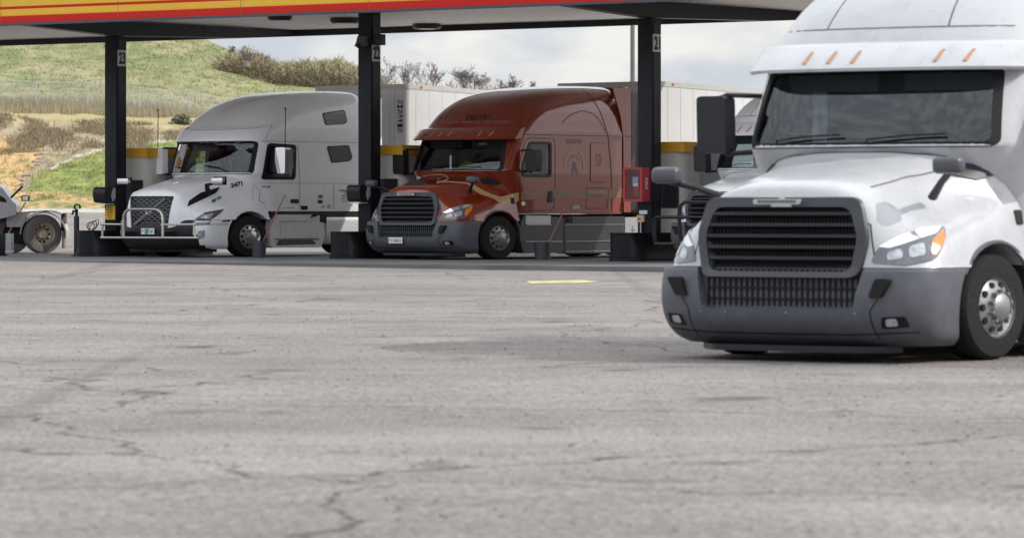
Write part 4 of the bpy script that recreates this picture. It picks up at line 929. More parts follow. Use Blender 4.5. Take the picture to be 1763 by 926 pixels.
    for sx_ in (-1, 1): strip('roof_seam', [(sx_ * .55, 3.24), (sx_ * .50, 3.7), (sx_ * .45, 3.98)], .012, solid, front, mat('gap_shadow', (.12, .11, .11), .7), root, .003, .06)
    # side extender and seams
    g = G(); prof = [(4.95, 1.1), (5.17, 1.1), (5.17, 4.02), (5.08, 4.10), (4.6, 4.09), (4.85, 3.4), (4.93, 2.9)]
    for s in (-1, 1): G().prism(prof, YZ, s * 1.20, s * 1.232).build('side_extender', paint, root); G().box((s * 1.216 - .02, 5.172, 1.15), (s * 1.216 + .02, 5.30, 4.0), .01).build('extender_edge', mat('blue_black_rubber', (.03, .045, .065), .4), root)
    G().box((-1.19, 4.98, 4.02), (1.19, 5.15, 4.12), .02).build('roof_extender', paint, root)
    sd = bvh_of(cab, *[c for c in root.children if c.name.startswith('side_extender')])
    SQ = [((1.80, 2.92), (5.15, 2.925)), ((1.83, 1.10), (1.83, 1.86)), ((1.83, 1.86), (1.80, 2.2), (1.98, 2.78), (2.1, 2.84), (2.82, 2.84), (2.86, 2.7), (2.86, 1.25), (2.78, 1.14), (1.83, 1.14))]
    for s_ in SQ: strip('panel_gap', s_, .014, sd, sideR, BLACK, root, .003, .08, True)
    strip('panel_gap', [(4.62, 1.08), (4.55, 2.2), (4.46, 2.95), (4.3, 3.5), (4.05, 4.02)], .022, sd, sideR, BLACK, root, .003, .06, True)
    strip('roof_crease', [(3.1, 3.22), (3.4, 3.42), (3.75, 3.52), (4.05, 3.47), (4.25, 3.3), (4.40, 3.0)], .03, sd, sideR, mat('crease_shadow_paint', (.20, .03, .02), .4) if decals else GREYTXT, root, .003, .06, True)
    hatch = rpoly([(3.92, 1.83), (4.42, 1.83), (4.42, 2.75), (3.92, 2.75)], .07); drape('luggage_hatch', [hatch], sd, sideR, paint, root, .012, .15, .012, True); strip('panel_gap', hatch, .018, sd, sideR, BLACK, root, .005, .05, True, True)
    strip('hatch_latch', rpoly([(4.10, 2.22), (4.20, 2.22), (4.20, 2.48), (4.10, 2.48)], .02), .012, sd, sideR, BLACK, root, .027, .05, True, True)
    h2 = rpoly([(3.82, 1.19), (4.46, 1.19), (4.50, 1.68), (3.80, 1.68)], .06); strip('panel_gap', h2, .012, sd, sideR, BLACK, root, .004, .05, True, True)
    drape('door_handle', [rpoly([(2.66, 1.33), (2.78, 1.33), (2.78, 1.60), (2.66, 1.60)], .03)], sd, sideR, DARKPL, root, .02, .06, .015, True)
    # steps and skirts
    for s in (-1, 1):
        G().prism(rpoly([(1.98, .14), (3.16, .14), (3.16, .98), (2.0, 1.04), (1.90, .9), (1.86, .5)], .05), YZ, s * 1.0, s * 1.19).build('step_fairing', skirtm, root)
        G().prism(rpoly([(3.18, .12), (5.02, .12), (5.02, 1.0), (3.18, 1.0)], .03), YZ, s * 1.0, s * 1.195).build('side_fairing', skirtm, root)
        G().box((s * 1.12 - .085, 2.06, .80), (s * 1.12 + .085, 2.78, .815)).box((s * 1.2 - .008, 2.02, .82), (s * 1.2 + .006, 2.75, 1.02)).build('step_tread', TREAD, root, False)
        G().box((s * 1.2 - .01, 2.0, .40), (s * 1.2 + .02, 3.1, .425)).box((s * 1.2 - .01, 3.2, .80), (s * 1.2 + .008, 5.0, .815)).box((s * 1.2 - .01, 3.2, .40), (s * 1.2 + .02, 5.0, .42)).box((s * 1.2 - .01, 3.2, .16), (s * 1.2 + .02, 5.0, .18)).build('fairing_trim', DULLALU, root, False)
        G().box((s * 1.2 - .01, 3.22, .85), (s * 1.2 + .012, 3.42, 1.0), .01).build('filler_recess', BLACK, root)
        G().prism(rpoly([(5.05, .16), (5.7, .16), (5.7, .98), (5.05, .98)], .02), YZ, s * 1.0, s * 1.18).build('rear_fairing', mat('grey_alloy_tank', (.42, .43, .44), .4, .3, noise=.06, nscale=12), root)
        wheel(root, (s * 1.05, 1.27, .51), side=s, rimm=DULLALU)
        side_mirror(root, 2.18 if s > 0 else 1.84, 2.30, DARKPL, s, .50 if s > 0 else .58)
        # hood mirrors
        b_ = Vector((s * .93, .72, 1.56)); e_ = Vector((s * 1.20, .50, 1.80)) if s > 0 else Vector((-1.31, .50, 1.72)); G().tube([b_, b_.lerp(e_, .5) + Vector((0, 0, .02)), e_], [.04, .03, .03], 8).build('hood_mirror_arm', DARKPL, root)
        q = G().box((e_.x - .12, e_.y - .09, e_.z - .02), (e_.x + .12, e_.y + .05, e_.z + .14), .045).build('hood_mirror', mat('mirror_shell_grey', (.07, .075, .09), .35), root); G().box((e_.x - .09, e_.y + .051, e_.z + .01), (e_.x + .09, e_.y + .054, e_.z + .11)).build('mirror_glass', CHROME, q, False)
    for s0, s1 in (((-.75, 2.12), (-.15, 2.17)), ((.1, 2.12), (.75, 2.17))):
        p, q = cast(solid, front, s0, .03), cast(solid, front, s1, .03); m_ = cast(solid, front, ((s0[0] + s1[0]) / 2, s0[1] + .035), .035); G().tube([p - Vector((0, 0, .05)), p, m_, q], .010, 6).build('wiper', BLACK, root)
    G().tube([(-1.0, 3.1, 4.05), (-1.0, 3.12, 4.3)], .006, 5).build('antenna', BLACK, root)
    chassis(root)
    if decals:
        B = bvh_of(hood, cab, bp, *[c for c in root.children if c.name.startswith('side_extender')])
        # tan ribbon stripe over hood and down the side
        drape('ribbon_stripe', [line_poly([(752, 313.5), (775, 313.5), (800, 315), (815, 320)], 2.6), line_poly([(650, 317.5), (672, 315.5), (683, 313), (690, 308.5), (700, 304)], 2.2), line_poly([(728, 304), (745, 300.8), (758, 300.5), (768, 303), (772, 307), (768, 311), (752, 315)], 2.6)], B, rR, GOLD, root, .004, 2.5)
        drape('ribbon_stripe', [[(806, 314), (817, 319), (828, 326), (845, 334), (862, 339), (893, 331), (893, 346), (863, 352), (850, 342), (828, 335), (812, 325)]], B, rR, GOLD, root, .004, 3)
        drape('faded_band', [[(897, 331), (960, 325.5), (1000, 327), (1083, 325), (1083, 340), (1000, 342), (950, 340), (897, 345)]], B, rR, mat('faded_tan_band', (.24, .115, .075), .5, 0, .5), root, .0035, 4)
        text_on('fleet_number', '122191', (823, 202), (38, -1.5), (2, -8.5), B, rR, BLKTXT, root, .008, .03)
        text_on('slogan', 'Driving men to run again..', (818, 211.5), (126, -1), (1, -7.5), B, rR, mat('slogan_grey', (.22, .13, .13), .5), root, .008, .02)
        text_on('side_number', '122191', (988, 244), (25, .5), (0, -8.5), B, rR, DECALG, root, .006, .03)
        arc = [(988 + 17 * math.cos(a), 288 - 31 * math.sin(a)) for a in np.linspace(-.15, math.pi + .15, 22)]
        drape('emblem_arch', [line_poly(arc, 2.4)], B, rR, DECALT, root, .006, 3)
        tri = [[(984, 300), (987.2, 279), (990, 279), (987.5, 300)], [(990, 279), (987.4, 279), (992, 300), (996, 300)], [(986, 291), (993, 291), (993, 293.5), (986, 293.5)]]
        drape('emblem_letter', tri, B, rR, DECALG, root, .006, 3)
        drape('emblem_dots', [line_poly([(988 + 9 * math.cos(a), 287 - 17 * math.sin(a)), (988 + 11.5 * math.cos(a), 287 - 21 * math.sin(a))], 1.2) for a in np.linspace(.2, math.pi - .2, 7)], B, rR, mat('pale_pink_decal', (.35, .16, .14), .5), root, .006, 2)
        text_on('company_name', 'Badger Express', (1026, 331), (27, .3), (0, -5), B, rR, YELTXT, root, .012, .03); text_on('company_number', 'US DOT 4134578', (1026, 337.5), (27, .3), (0, -3.6), B, rR, GREYTXT, root, .012, .02)
        drape('round_sticker', [[(900.5 + 3.6 * math.cos(a), 350.5 + 4 * math.sin(a)) for a in np.linspace(0, 6.28, 14)[:-1]]], B, rR, WHTXT, root, .008, 3); drape('small_sticker', [[(985, 353.5), (997, 353), (997, 359.5), (985, 360)]], B, rR, GREENS, root, .008, 3)
        drape('hood_sticker', [[(747.5, 364), (758, 366), (757, 371), (746, 370)]], B, rR, PURP, root, .006, 2); drape('hood_sticker', [[(744, 371), (755, 372), (754, 377.5), (743, 377)]], B, rR, TEAL, root, .006, 2)
        drape('hood_logo_white', [[(686, 308), (700, 305), (718, 303), (727, 305.5), (722, 308), (700, 311.5), (690, 312.5)]], B, rR, mat('hood_decal_white', (.62, .60, .66), .5), root, .005, 2.5); drape('hood_logo_dark', [[(694, 313), (722, 309), (735, 308), (728, 319), (696, 320)]], B, rR, DECALD, root, .0045, 2.5)
    return root
red = long_nose_truck(RED, 'red semi truck with tan ribbon stripe parked between posts 22 and 21', (*RO, 0), True)

# the plainer white truck one bay to the right, and the near one crossing the right edge
q = Vector((RO[0], RO[1], 0)) + U * 7.36 + V * (-.15)
mid = long_nose_truck(WHITE, 'white semi truck with black bumper guard fuelling right of post 21', (q.x, q.y, 0), False)
g = G()
for s in (-1, 1):
    g.tube([Vector(a) for a in [(s * 1.18, .0, .35), (s * 1.2, -.22, .42), (s * 1.2, -.26, .62), (s * 1.2, -.26, .95), (s * 1.14, -.28, 1.0), (s * .62, -.3, 1.0)]], .035, 8)
g.tube([(-.62, -.3, 1.0), (.62, -.3, 1.0)], .035, 8); g.tube([(-1.18, -.24, .42), (1.18, -.24, .42)], .035, 8)
for s in (-1, 1): g.tube([(s * .62, -.24, .42), (s * .62, -.3, 1.0), (s * .6, -.3, 1.25), (s * .5, -.29, 1.33), (0, -.29, 1.33)], .035, 8)
for s in (-1, 1): g.box((s * .5 - .03, -.24, .40), (s * .5 + .03, .1, .46))
g.build('bumper_guard', DARKPL, mid)
near = long_nose_truck(WHITE2, 'large white semi truck nearest the camera, grey bumper, on the sunlit asphalt', (2.03, 31.05, -.265), False, rot=-rad(34.5))

# ------------------------------------------------------------------ white truck with the diagonal grille bar
def bar_truck(paint, loc):
    root = thing('semi_truck', 'white semi truck with steel grille guard between posts 23 and 22', 'truck', loc, -A40, 'high roof semi trucks with sleeping cabs')
    H = [[(0, -.34, .72), (.35, -.33, .72), (.62, -.29, .74), (.78, -.17, .84), (.96, .02, .92), (1.12, .22, .92), (1.2, .42, .92)],
         [(0, -.33, 1.15), (.35, -.32, 1.15), (.64, -.27, 1.15), (.80, -.12, 1.14), (.98, .10, 1.12), (1.14, .36, 1.08), (1.215, .58, .92)],
         [(0, -.28, 1.56), (.34, -.26, 1.55), (.62, -.20, 1.52), (.78, .0, 1.42), (.97, .28, 1.27), (1.15, .6, 1.17), (1.225, .80, .92)],
         [(0, -.14, 1.69), (.34, -.12, 1.68), (.62, -.02, 1.62), (.78, .22, 1.52), (.94, .55, 1.36), (1.14, .88, 1.26), (1.23, 1.0, .92)],
         [(0, .35, 1.84), (.36, .38, 1.83), (.66, .46, 1.77), (.83, .66, 1.66), (.96, .88, 1.50), (1.14, 1.1, 1.32), (1.23, 1.22, .92)],
         [(0, .85, 1.96), (.40, .88, 1.95), (.74, .94, 1.89), (.92, 1.05, 1.78), (1.02, 1.2, 1.60), (1.15, 1.38, 1.36), (1.23, 1.5, .92)],
         [(0, 1.2, 2.04), (.45, 1.24, 2.03), (.82, 1.32, 1.98), (1.02, 1.44, 1.88), (1.11, 1.56, 1.68), (1.17, 1.70, 1.40), (1.225, 1.82, .92)]]
    vs, fs = closed_hood(H, 5, (0, 1.0, 1.0)); hood = mesh('hood', vs, fs, paint, root)
    GI = rpoly([(-.60, .74), (.50, .74), (.60, 1.48), (-.60, 1.48)], .03)
    GI = rpoly([(-.50, .70), (.50, .70), (.60, 1.49), (-.60, 1.49)], .05)
    boolean(hood, [cyl_cutter(1.28, .52, .60, .5, 1.6), cyl_cutter(1.28, .52, .60, -1.6, -.5), prism_cutter(GI, XZ, -.8, -.14)])
    # grille
    gr = G().prism(GI, XZ, -.17, -.16).build('grille', mat('grille_charcoal', (.03, .032, .04), .4), root)
    def ny(x, z): return float(np.interp(z, [.72, 1.15, 1.56], [-.34, -.33, -.285])) + .05 * (abs(x) / .62) ** 2
    g = G(); rows_ = 13
    for i in range(rows_):
        z = .80 + i * .054; hw_ = np.interp(z, [.7, 1.49], [.48, .575]); pts = []; m_ = 26
        for k in range(m_ + 1):
            x = -hw_ + 2 * hw_ * k / m_; zz = z + (.011 if (k // 2 + i) % 2 == 0 else -.011); pts.append((x, ny(x, z) + .03, zz))
        g.tube(pts, .0075, 5)
    g.build('honeycomb', mat('grille_honeycomb_metal', (.42, .43, .46), .35, .6), gr)
    g = G(); A = GI; n = len(A); vs = [(x, ny(x, z) + .002, z) for x, z in A] + [(x * .93, ny(x, z) + .012, 1.1 + (z - 1.1) * .94) for x, z in A] + [(x * .93, ny(x, z) + .16, 1.1 + (z - 1.1) * .94) for x, z in A]
    mesh('grille_frame', vs, [(k * n + i, k * n + (i + 1) % n, (k + 1) * n + (i + 1) % n, (k + 1) * n + i) for k in range(2) for i in range(n)], DARKPL, gr)
    G().tube([(-.40, ny(-.4, .8) - .005, .79), (.42, ny(.42, 1.45) - .005, 1.44)], .028, 6).build('diagonal_bar', ALU, gr)
    G().tube([(.02 + .075 * math.cos(a), -.35, 1.12 + .075 * math.sin(a)) for a in np.linspace(0, 2 * math.pi, 20)], .014, 6).build('ring_emblem', ALU, gr)
    # bumper: black centre, white corners
    vs, fs = ringstack([(.20, -.10, .60, 1.10, .9), (.30, -.26, .66, 1.17, .9), (.50, -.33, .66, 1.20, .9), (.72, -.34, .66, 1.21, .9), (.86, -.30, .64, 1.21, .9), (.91, -.26, .62, 1.205, .9)], 2.3, 20)
    bp = mesh('bumper', vs, fs, paint, root); boolean(bp, [cyl_cutter(1.28, .52, .64, .5, 1.6), cyl_cutter(1.28, .52, .64, -1.6, -.5)])
    me = bp.data; me.materials.append(DARKPL); me.polygons.foreach_set('material_index', [1 if abs(p.center.x) < 1.03 - .16 * (p.center.z - .5) and p.center.y < .35 else 0 for p in me.polygons])
    G().prism(rpoly([(-.9, .0), (.9, .0), (1.1, .5), (-1.1, .5)], .1), XY, .13, .21).build('air_dam', BLACK, root)
    hb = bvh_of(hood, bp)
    pl = G().box((-.17, -.375, .56), (.19, -.36, .71), .004).build('licence_plate', WHTXT, root, False); text_flat('plate_text', 'P 307541', (.01, -.378, .63), (.31, 0, 0), (0, 0, .09), GREYTXT, pl, .01); G().box((-.06, -.3775, .565), (.03, -.376, .70)).build('plate_mark', TEAL, pl, False)
    # headlamps
    drape('headlight', [rpoly([(330, 386), (338, 375), (352, 366), (386, 360), (378, 368), (362, 380), (360, 387), (345, 388)], 2.5)], hb, rW, mat('headlamp_dark_housing', (.10, .11, .125), .08, .1, 1), root, .012, 3, .02, True)
    drape('headlight_lens', [rpoly([(346, 374), (362, 368), (368, 367), (362, 376), (345, 382)], 2)], hb, rW, LENS, root, .017, 2.5, .004, True)
    drape('running_light', [rpoly([(336, 381), (360, 381), (360, 383.5), (336, 384)], .8)], hb, rW, PAPER, root, .018, 2.5, .004, True)
    drape('fog_lamp', [rpoly([(340, 398), (353, 396), (352, 409), (341, 411)], 3)], hb, rW, LENS, root, .012, 3, .01, True)
    drape('hood_vent', [rpoly([(322, 356), (325, 346), (345, 332), (379, 322), (372, 332), (350, 343)], 1.5)], hb, rW, BLACK, root, .008, 3, .004, True)
    drape('side_marker', [rpoly([(382, 380), (396, 378.8), (396, 381.5), (382, 382.5)], .8)], hb, rW, mat('dark_red_marker', (.10, .02, .02), .3), root, .008, 3, .006, True)
    strip('panel_gap', [(444, 298), (446, 330), (447, 346), (470, 360)], .8, hb, rW, BLACK, root, .004); strip('panel_gap', [(360, 386.5), (398, 386)], .9, hb, rW, GREYTXT, root, .006, 4, True)
    strip('panel_gap', [(300, 297), (340, 298.5), (400, 299), (430, 297), (435, 303), (435, 345)], .6, hb, rW, GREYTXT, root, .004)
    text_on('fleet_number', '2471', (407, 318), (20.5, -4.2), (-.8, -8.2), hb, rW, BLKTXT, root, .008, .05)
    drape('hood_sticker', [[(364, 344.5), (371, 341.5), (372, 347), (365, 350)]], hb, rW, PURP, root, .006, 2); drape('hood_sticker', [[(372.5, 340), (380, 337), (381, 342), (373, 345)]], hb, rW, TEAL, root, .006, 2)
    # cab
    rows = [(1.12, 1.55, .35, 1.19, 4.70), (1.5, 1.48, .5, 1.215, 4.72), (2.0, 1.18, .62, 1.225, 4.72), (2.1, 1.16, .62, 1.225, 4.72), (2.45, 1.24, .62, 1.225, 4.72), (2.80, 1.33, .62, 1.225, 4.72), (2.86, 1.29, .62, 1.225, 4.72), (3.0, 1.33, .66, 1.225, 4.72), (3.16, 1.43, .70, 1.215, 4.72), (3.22, 1.52, .74, 1.21, 4.72), (3.5, 1.80, .85, 1.18, 4.72),
            (3.78, 2.18, 1.1, 1.12, 4.72), (3.97, 2.62, 1.2, 1.04, 4.7), (4.08, 3.1, 1.1, .93, 4.67), (4.14, 3.6, .8, .74, 4.6), (4.155, 3.9, .4, .4, 4.4)]
    vs, fs = ringstack(rows, 2.7, 45, 14); cab = mesh('cab', vs, fs, paint, root); solid = bvh_of(cab)
    ws = rpoly([(-1.08, 2.08), (1.06, 2.08), (1.06, 2.80), (-1.06, 2.80)], .08, 5); wso = rpoly([(-1.14, 2.03), (1.14, 2.03), (1.12, 2.85), (-1.12, 2.85)], .1, 5)
    dw = rpoly([(1.66, 1.97), (2.48, 1.97), (2.52, 2.70), (1.82, 2.72)], .08, 5); dwo = rpoly([(1.58, 1.90), (2.55, 1.90), (2.58, 2.77), (1.76, 2.80)], .1, 5)
    vs, fs = ringstack([(1.16, 1.70, .4, 1.10, 3.0), (2.0, 1.28, .62, 1.14, 3.0), (2.1, 1.24, .62, 1.14, 3.0), (2.84, 1.41, .62, 1.14, 3.0)], 2.7, 8); cav = mesh('cut', vs, fs, None)
    boolean(cab, [cav]); boolean(cab, [prism_cutter(ws, XZ, .6, 2.1)]); boolean(cab, [prism_cutter(dw, YZ, .95, 1.5), prism_cutter(dw, YZ, -1.5, -.95)])
    me = cab.data; me.materials.append(INTER)
    me.polygons.foreach_set('material_index', [1 if (1.1 < p.center.z < 2.9 and abs(p.center.x) < 1.15 and 1.2 < p.center.y < 3.02 and solid.find_nearest(p.center)[3] > .03) else 0 for p in me.polygons])
    def frame(nm, o_, i_, rf, m_, off=.006, mir=False):
        o_, i_ = dens(o_, i_); A = [cast(solid, rf, p, off) for p in o_]; B = [cast(solid, rf, p, off) for p in i_]; B2 = [cast(solid, rf, p, -.03) for p in i_]; n = len(A)
        if any(a is None for a in A + B + B2): return
        finish(nm, A + B + B2, [(k * n + i, k * n + (i + 1) % n, (k + 1) * n + (i + 1) % n, (k + 1) * n + i) for k in range(2) for i in range(n)], m_, root, 0, mir)
    frame('windscreen_seal', wso, ws, front, BLACK); frame('window_seal', dwo, dw, sideR, BLACK, mir=True)
    drape('windscreen', [ws], solid, front, GLASS, root, -.015, .12); drape('door_window', [dw], solid, sideR, GLASS, root, -.015, .1, 0, True)
    interior(root)
    # sleeper windows
    for (a, nm_, m_) in (([(554, 195), (593, 189), (598, 209), (594, 214), (560, 216)], 'upper_window', DGLASS), ([(562, 252), (601, 250), (607, 272), (602, 278), (570, 281)], 'lower_window', GREYGLASS)):
        drape(nm_, [rpoly(a, 4)], solid, rW, BLACK, root, .004, 4, .004, True); cx_ = sum(p[0] for p in a) / 5; cy_ = sum(p[1] for p in a) / 5
        drape(nm_, [rpoly([(cx_ + (x - cx_) * .93, cy_ + (y - cy_) * .9) for x, y in a], 4)], solid, rW, m_, root, .010, 4, .004, True)
    strip('panel_gap', [(452, 243.3), (615, 246)], .6, solid, rW, GREYTXT, root, .003); strip('panel_gap', [(457, 240), (469, 213)], .6, solid, rW, GREYTXT, root, .003); strip('panel_gap', [(325, 223.5), (380, 224), (440, 221), (462, 215)], .45, solid, rW, GREYTXT, root, .004)
    strip('panel_gap', [(446, 315.3), (516, 315.5), (574, 316), (616, 316.8)], .5, solid, rW, GREYTXT, root, .003); strip('panel_gap', [(513, 250), (516, 318), (516, 358)], .7, solid, rW, GREYTXT, root, .003); strip('panel_gap', [(574.5, 316), (574.5, 360)], .7, solid, rW, GREYTXT, root, .003)
    drape('door_handle', [rpoly([(500, 343), (513.5, 343), (513.5, 350), (500, 350)], 1.5)], solid, rW, DARKPL, root, .015, 3, .012); drape('side_latch', [rpoly([(518, 354.5), (529, 354.5), (529, 361), (518, 361)], 1)], solid, rW, BLACK, root, .012, 3, .01)
    text_on('door_letters', 'TCC 300', (457.5, 321.6), (15, .2), (0, -3), solid, rW, BLKTXT, root, .006, .04); text_on('door_small_text', 'GOLDEN MILE', (497, 358), (21, 0), (0, -1.6), solid, rW, GREYTXT, root, .006, .02)
    for i, (s_, w_) in enumerate([('GOLDEN MILE', 36), ('TRANSPORT', 22), ('MC 441271', 26), ('US DOT 1507381', 30), ('KY 203471', 24)]): text_on('company_name' if i == 0 else 'company_lettering', s_, (602, 328 + i * 4.6), (w_, .2), (0, -3.6 if i == 0 else -3.0), solid, rW, GREYTXT, root, .006, .03 if i == 0 else .01)
    drape('oval_sticker', [[(551.5 + 4.4 * math.cos(a), 338.5 + 3.2 * math.sin(a)) for a in np.linspace(0, 6.28, 14)[:-1]]], solid, rW, mat('grey_blue_sticker', (.10, .14, .24), .5), root, .006, 2.5); drape('square_sticker', [[(547, 344), (555, 345), (555, 350), (547, 350)]], solid, rW, DARKPL, root, .006, 3)
    drape('round_sticker', [[(556 + 2.6 * math.cos(a), 355.5 + 2.6 * math.sin(a)) for a in np.linspace(0, 6.28, 12)[:-1]]], solid, rW, mat('pale_blue_sticker', (.35, .50, .62), .5), root, .006, 2); drape('square_sticker', [[(563.5, 353), (568.5, 352.5), (568.5, 358), (563.5, 358.5)]], solid, rW, GREENS, root, .006, 2)
    for px in (311, 346, 359.5, 373, 411): drape('marker_light', [[(px - 4, 244.6), (px + 4, 244), (px + 4, 245.8), (px - 4, 246.4)]], solid, rW, mat('smoked_marker', (.09, .09, .09), .4), root, .01, 3, .012)
    # roof fairing badge mark, wipers
    drape('roof_mark', [[(315, 222), (320, 219), (326, 219.5), (321, 223)]], solid, rW, DECALD, root, .005, 2)
    for s0, s1 in (((-.85, 2.22), (-.25, 2.08)), ((.05, 2.25), (.7, 2.08))):
        p, q = cast(solid, front, s0, .03), cast(solid, front, s1, .03); m_ = cast(solid, front, ((s0[0] + s1[0]) / 2 + .05, (s0[1] + s1[1]) / 2 + .03), .035); G().tube([p, m_, q], .012, 6).build('wiper', BLACK, root)
    # side extender
    for s in (-1, 1): G().box((s * 1.2 - .02, 4.73, 1.2), (s * 1.2 + .015, 5.15, 3.98), .012).build('side_extender', paint, root)
    # skirts
    for s in (-1, 1):
        a = G().prism(rpoly([(1.9, .22), (3.34, .22), (3.46, .5), (3.42, .95), (3.28, 1.04), (2.02, 1.04), (1.93, .9), (1.88, .5)], .06), YZ, s * 1.0, s * 1.19).build('step_fairing', DIRTY, root)
        G().box((s * 1.19 - .006, 2.14, .86), (s * 1.19 + .003, 2.92, .875)).box((s * 1.19 - .006, 2.14, .50), (s * 1.19 + .003, 2.15, .86)).box((s * 1.19 - .02, 2.0, .42), (s * 1.19 + .025, 3.25, .45), .006).build('step_edges', GREYTXT, a, False)
        G().prism(rpoly([(2.02, .28), (3.2, .30), (3.1, .40), (2.1, .41)], .04), YZ, s * 1.19, s * 1.193).build('scuffed_kick_area', mat('black_scuff', (.08, .08, .085), .7, noise=.5, nscale=12), a)
        G().prism(rpoly([(3.0, .95), (3.22, 1.0), (3.3, 1.05), (3.1, 1.05)], .02), YZ, s * 1.19, s * 1.195).build('grab_slot', BLACK, a); G().prism(rpoly([(3.3, .85), (3.5, .83), (3.5, 1.05), (3.3, 1.05)], .03), YZ, s * 1.15, s * 1.196).build('hose_recess', BLACK, a)
        tk = G(); tk.prism(rpoly([(.62, .40), (.9, .28), (1.1, .34), (1.19, .5), (1.19, .92), (1.12, 1.04), (.62, 1.04)], .07), lambda p, q, h: (s * p, h, q), 3.5, 4.95).build('tank_fairing', mat('grey_white_tank', (.62, .63, .64), .35, .1, .3), root)
        wheel(root, (s * 1.05, 1.28, .51), side=s, rimm=ALU)
    G().box((-1.16, 1.9, .95), (1.16, 4.7, 1.13)).build('cab_sill', DARKPL, root, False)
    # side mirrors
    for s in (-1, 1): side_mirror(root, 2.20 if s > 0 else 1.78, 2.37, CHROME if s > 0 else paint, s, .64, x=1.50)
    # hood mirrors
    for s in (-1, 1):
        b_ = Vector((s * .90, .42, 1.55)); m_ = Vector((s * 1.04, .22, 1.76)); e_ = Vector((s * 1.30, .30, 1.80)); G().tube([b_, m_, e_ + Vector((-.12 * s, 0, 0)), e_ + Vector((.14 * s, 0, .0))], [.06, .045, .03, .03], 8).build('hood_mirror_arm', BLACK, root)
        q = G().box((e_.x - .17, e_.y - .06, e_.z - .02), (e_.x + .13, e_.y + .04, e_.z + .14), .02).build('hood_mirror', CHROME, root); G().box((e_.x - .19, e_.y + .041, e_.z - .04), (e_.x + .15, e_.y + .06, e_.z + .16), .01).build('mirror_back', BLACK, q)
    # antennas
    for s, yb in ((-1, 1.42), (1, 1.96)): G().tube([(s * 1.50, yb, 2.68), (s * 1.50, yb + .01, 3.65 if s > 0 else 3.62)], .009, 5).tube([(s * 1.50, yb, 3.62), (s * 1.50, yb, 3.67)], .018, 6).build('antenna', BLACK, root)
    # steel guard
    Pg = lambda x, y: inv(WO, x, y, yt=-.58)
    g = G(); Rt = .028
    g.tube([Pg(174, 409), Pg(343, 409.5)], Rt, 10); g.tube([Pg(174, 386), Pg(214, 386.5)], Rt, 10); g.tube([Pg(278, 387), Pg(340, 386.5)], Rt, 10)
    g.tube([Pg(213, 409), Pg(213, 380), Pg(214, 370), Pg(217, 364), Pg(223, 360.5), Pg(232, 360), Pg(262, 360), Pg(271, 361), Pg(277, 365), Pg(279.5, 371), Pg(280.5, 382), Pg(280.5, 409)], Rt * 1.15, 12)
    g.tube([Pg(176.5, 386), Pg(176.5, 409)], Rt * .9, 8); g.tube([Pg(334, 387), Pg(336, 409)], Rt * .9, 8); g.build('grille_guard', STEELT, root)
    g = G()
    for x in (213, 280): p = Pg(x, 400); g.box((p.x - .04, p.y, p.z - .08), (p.x + .04, p.y + .35, p.z + .02), .008)
    g.build('guard_brackets', DARKPL, root, False)
    chassis(root)
    return root
white = bar_truck(WHITE, (*WO, 0))

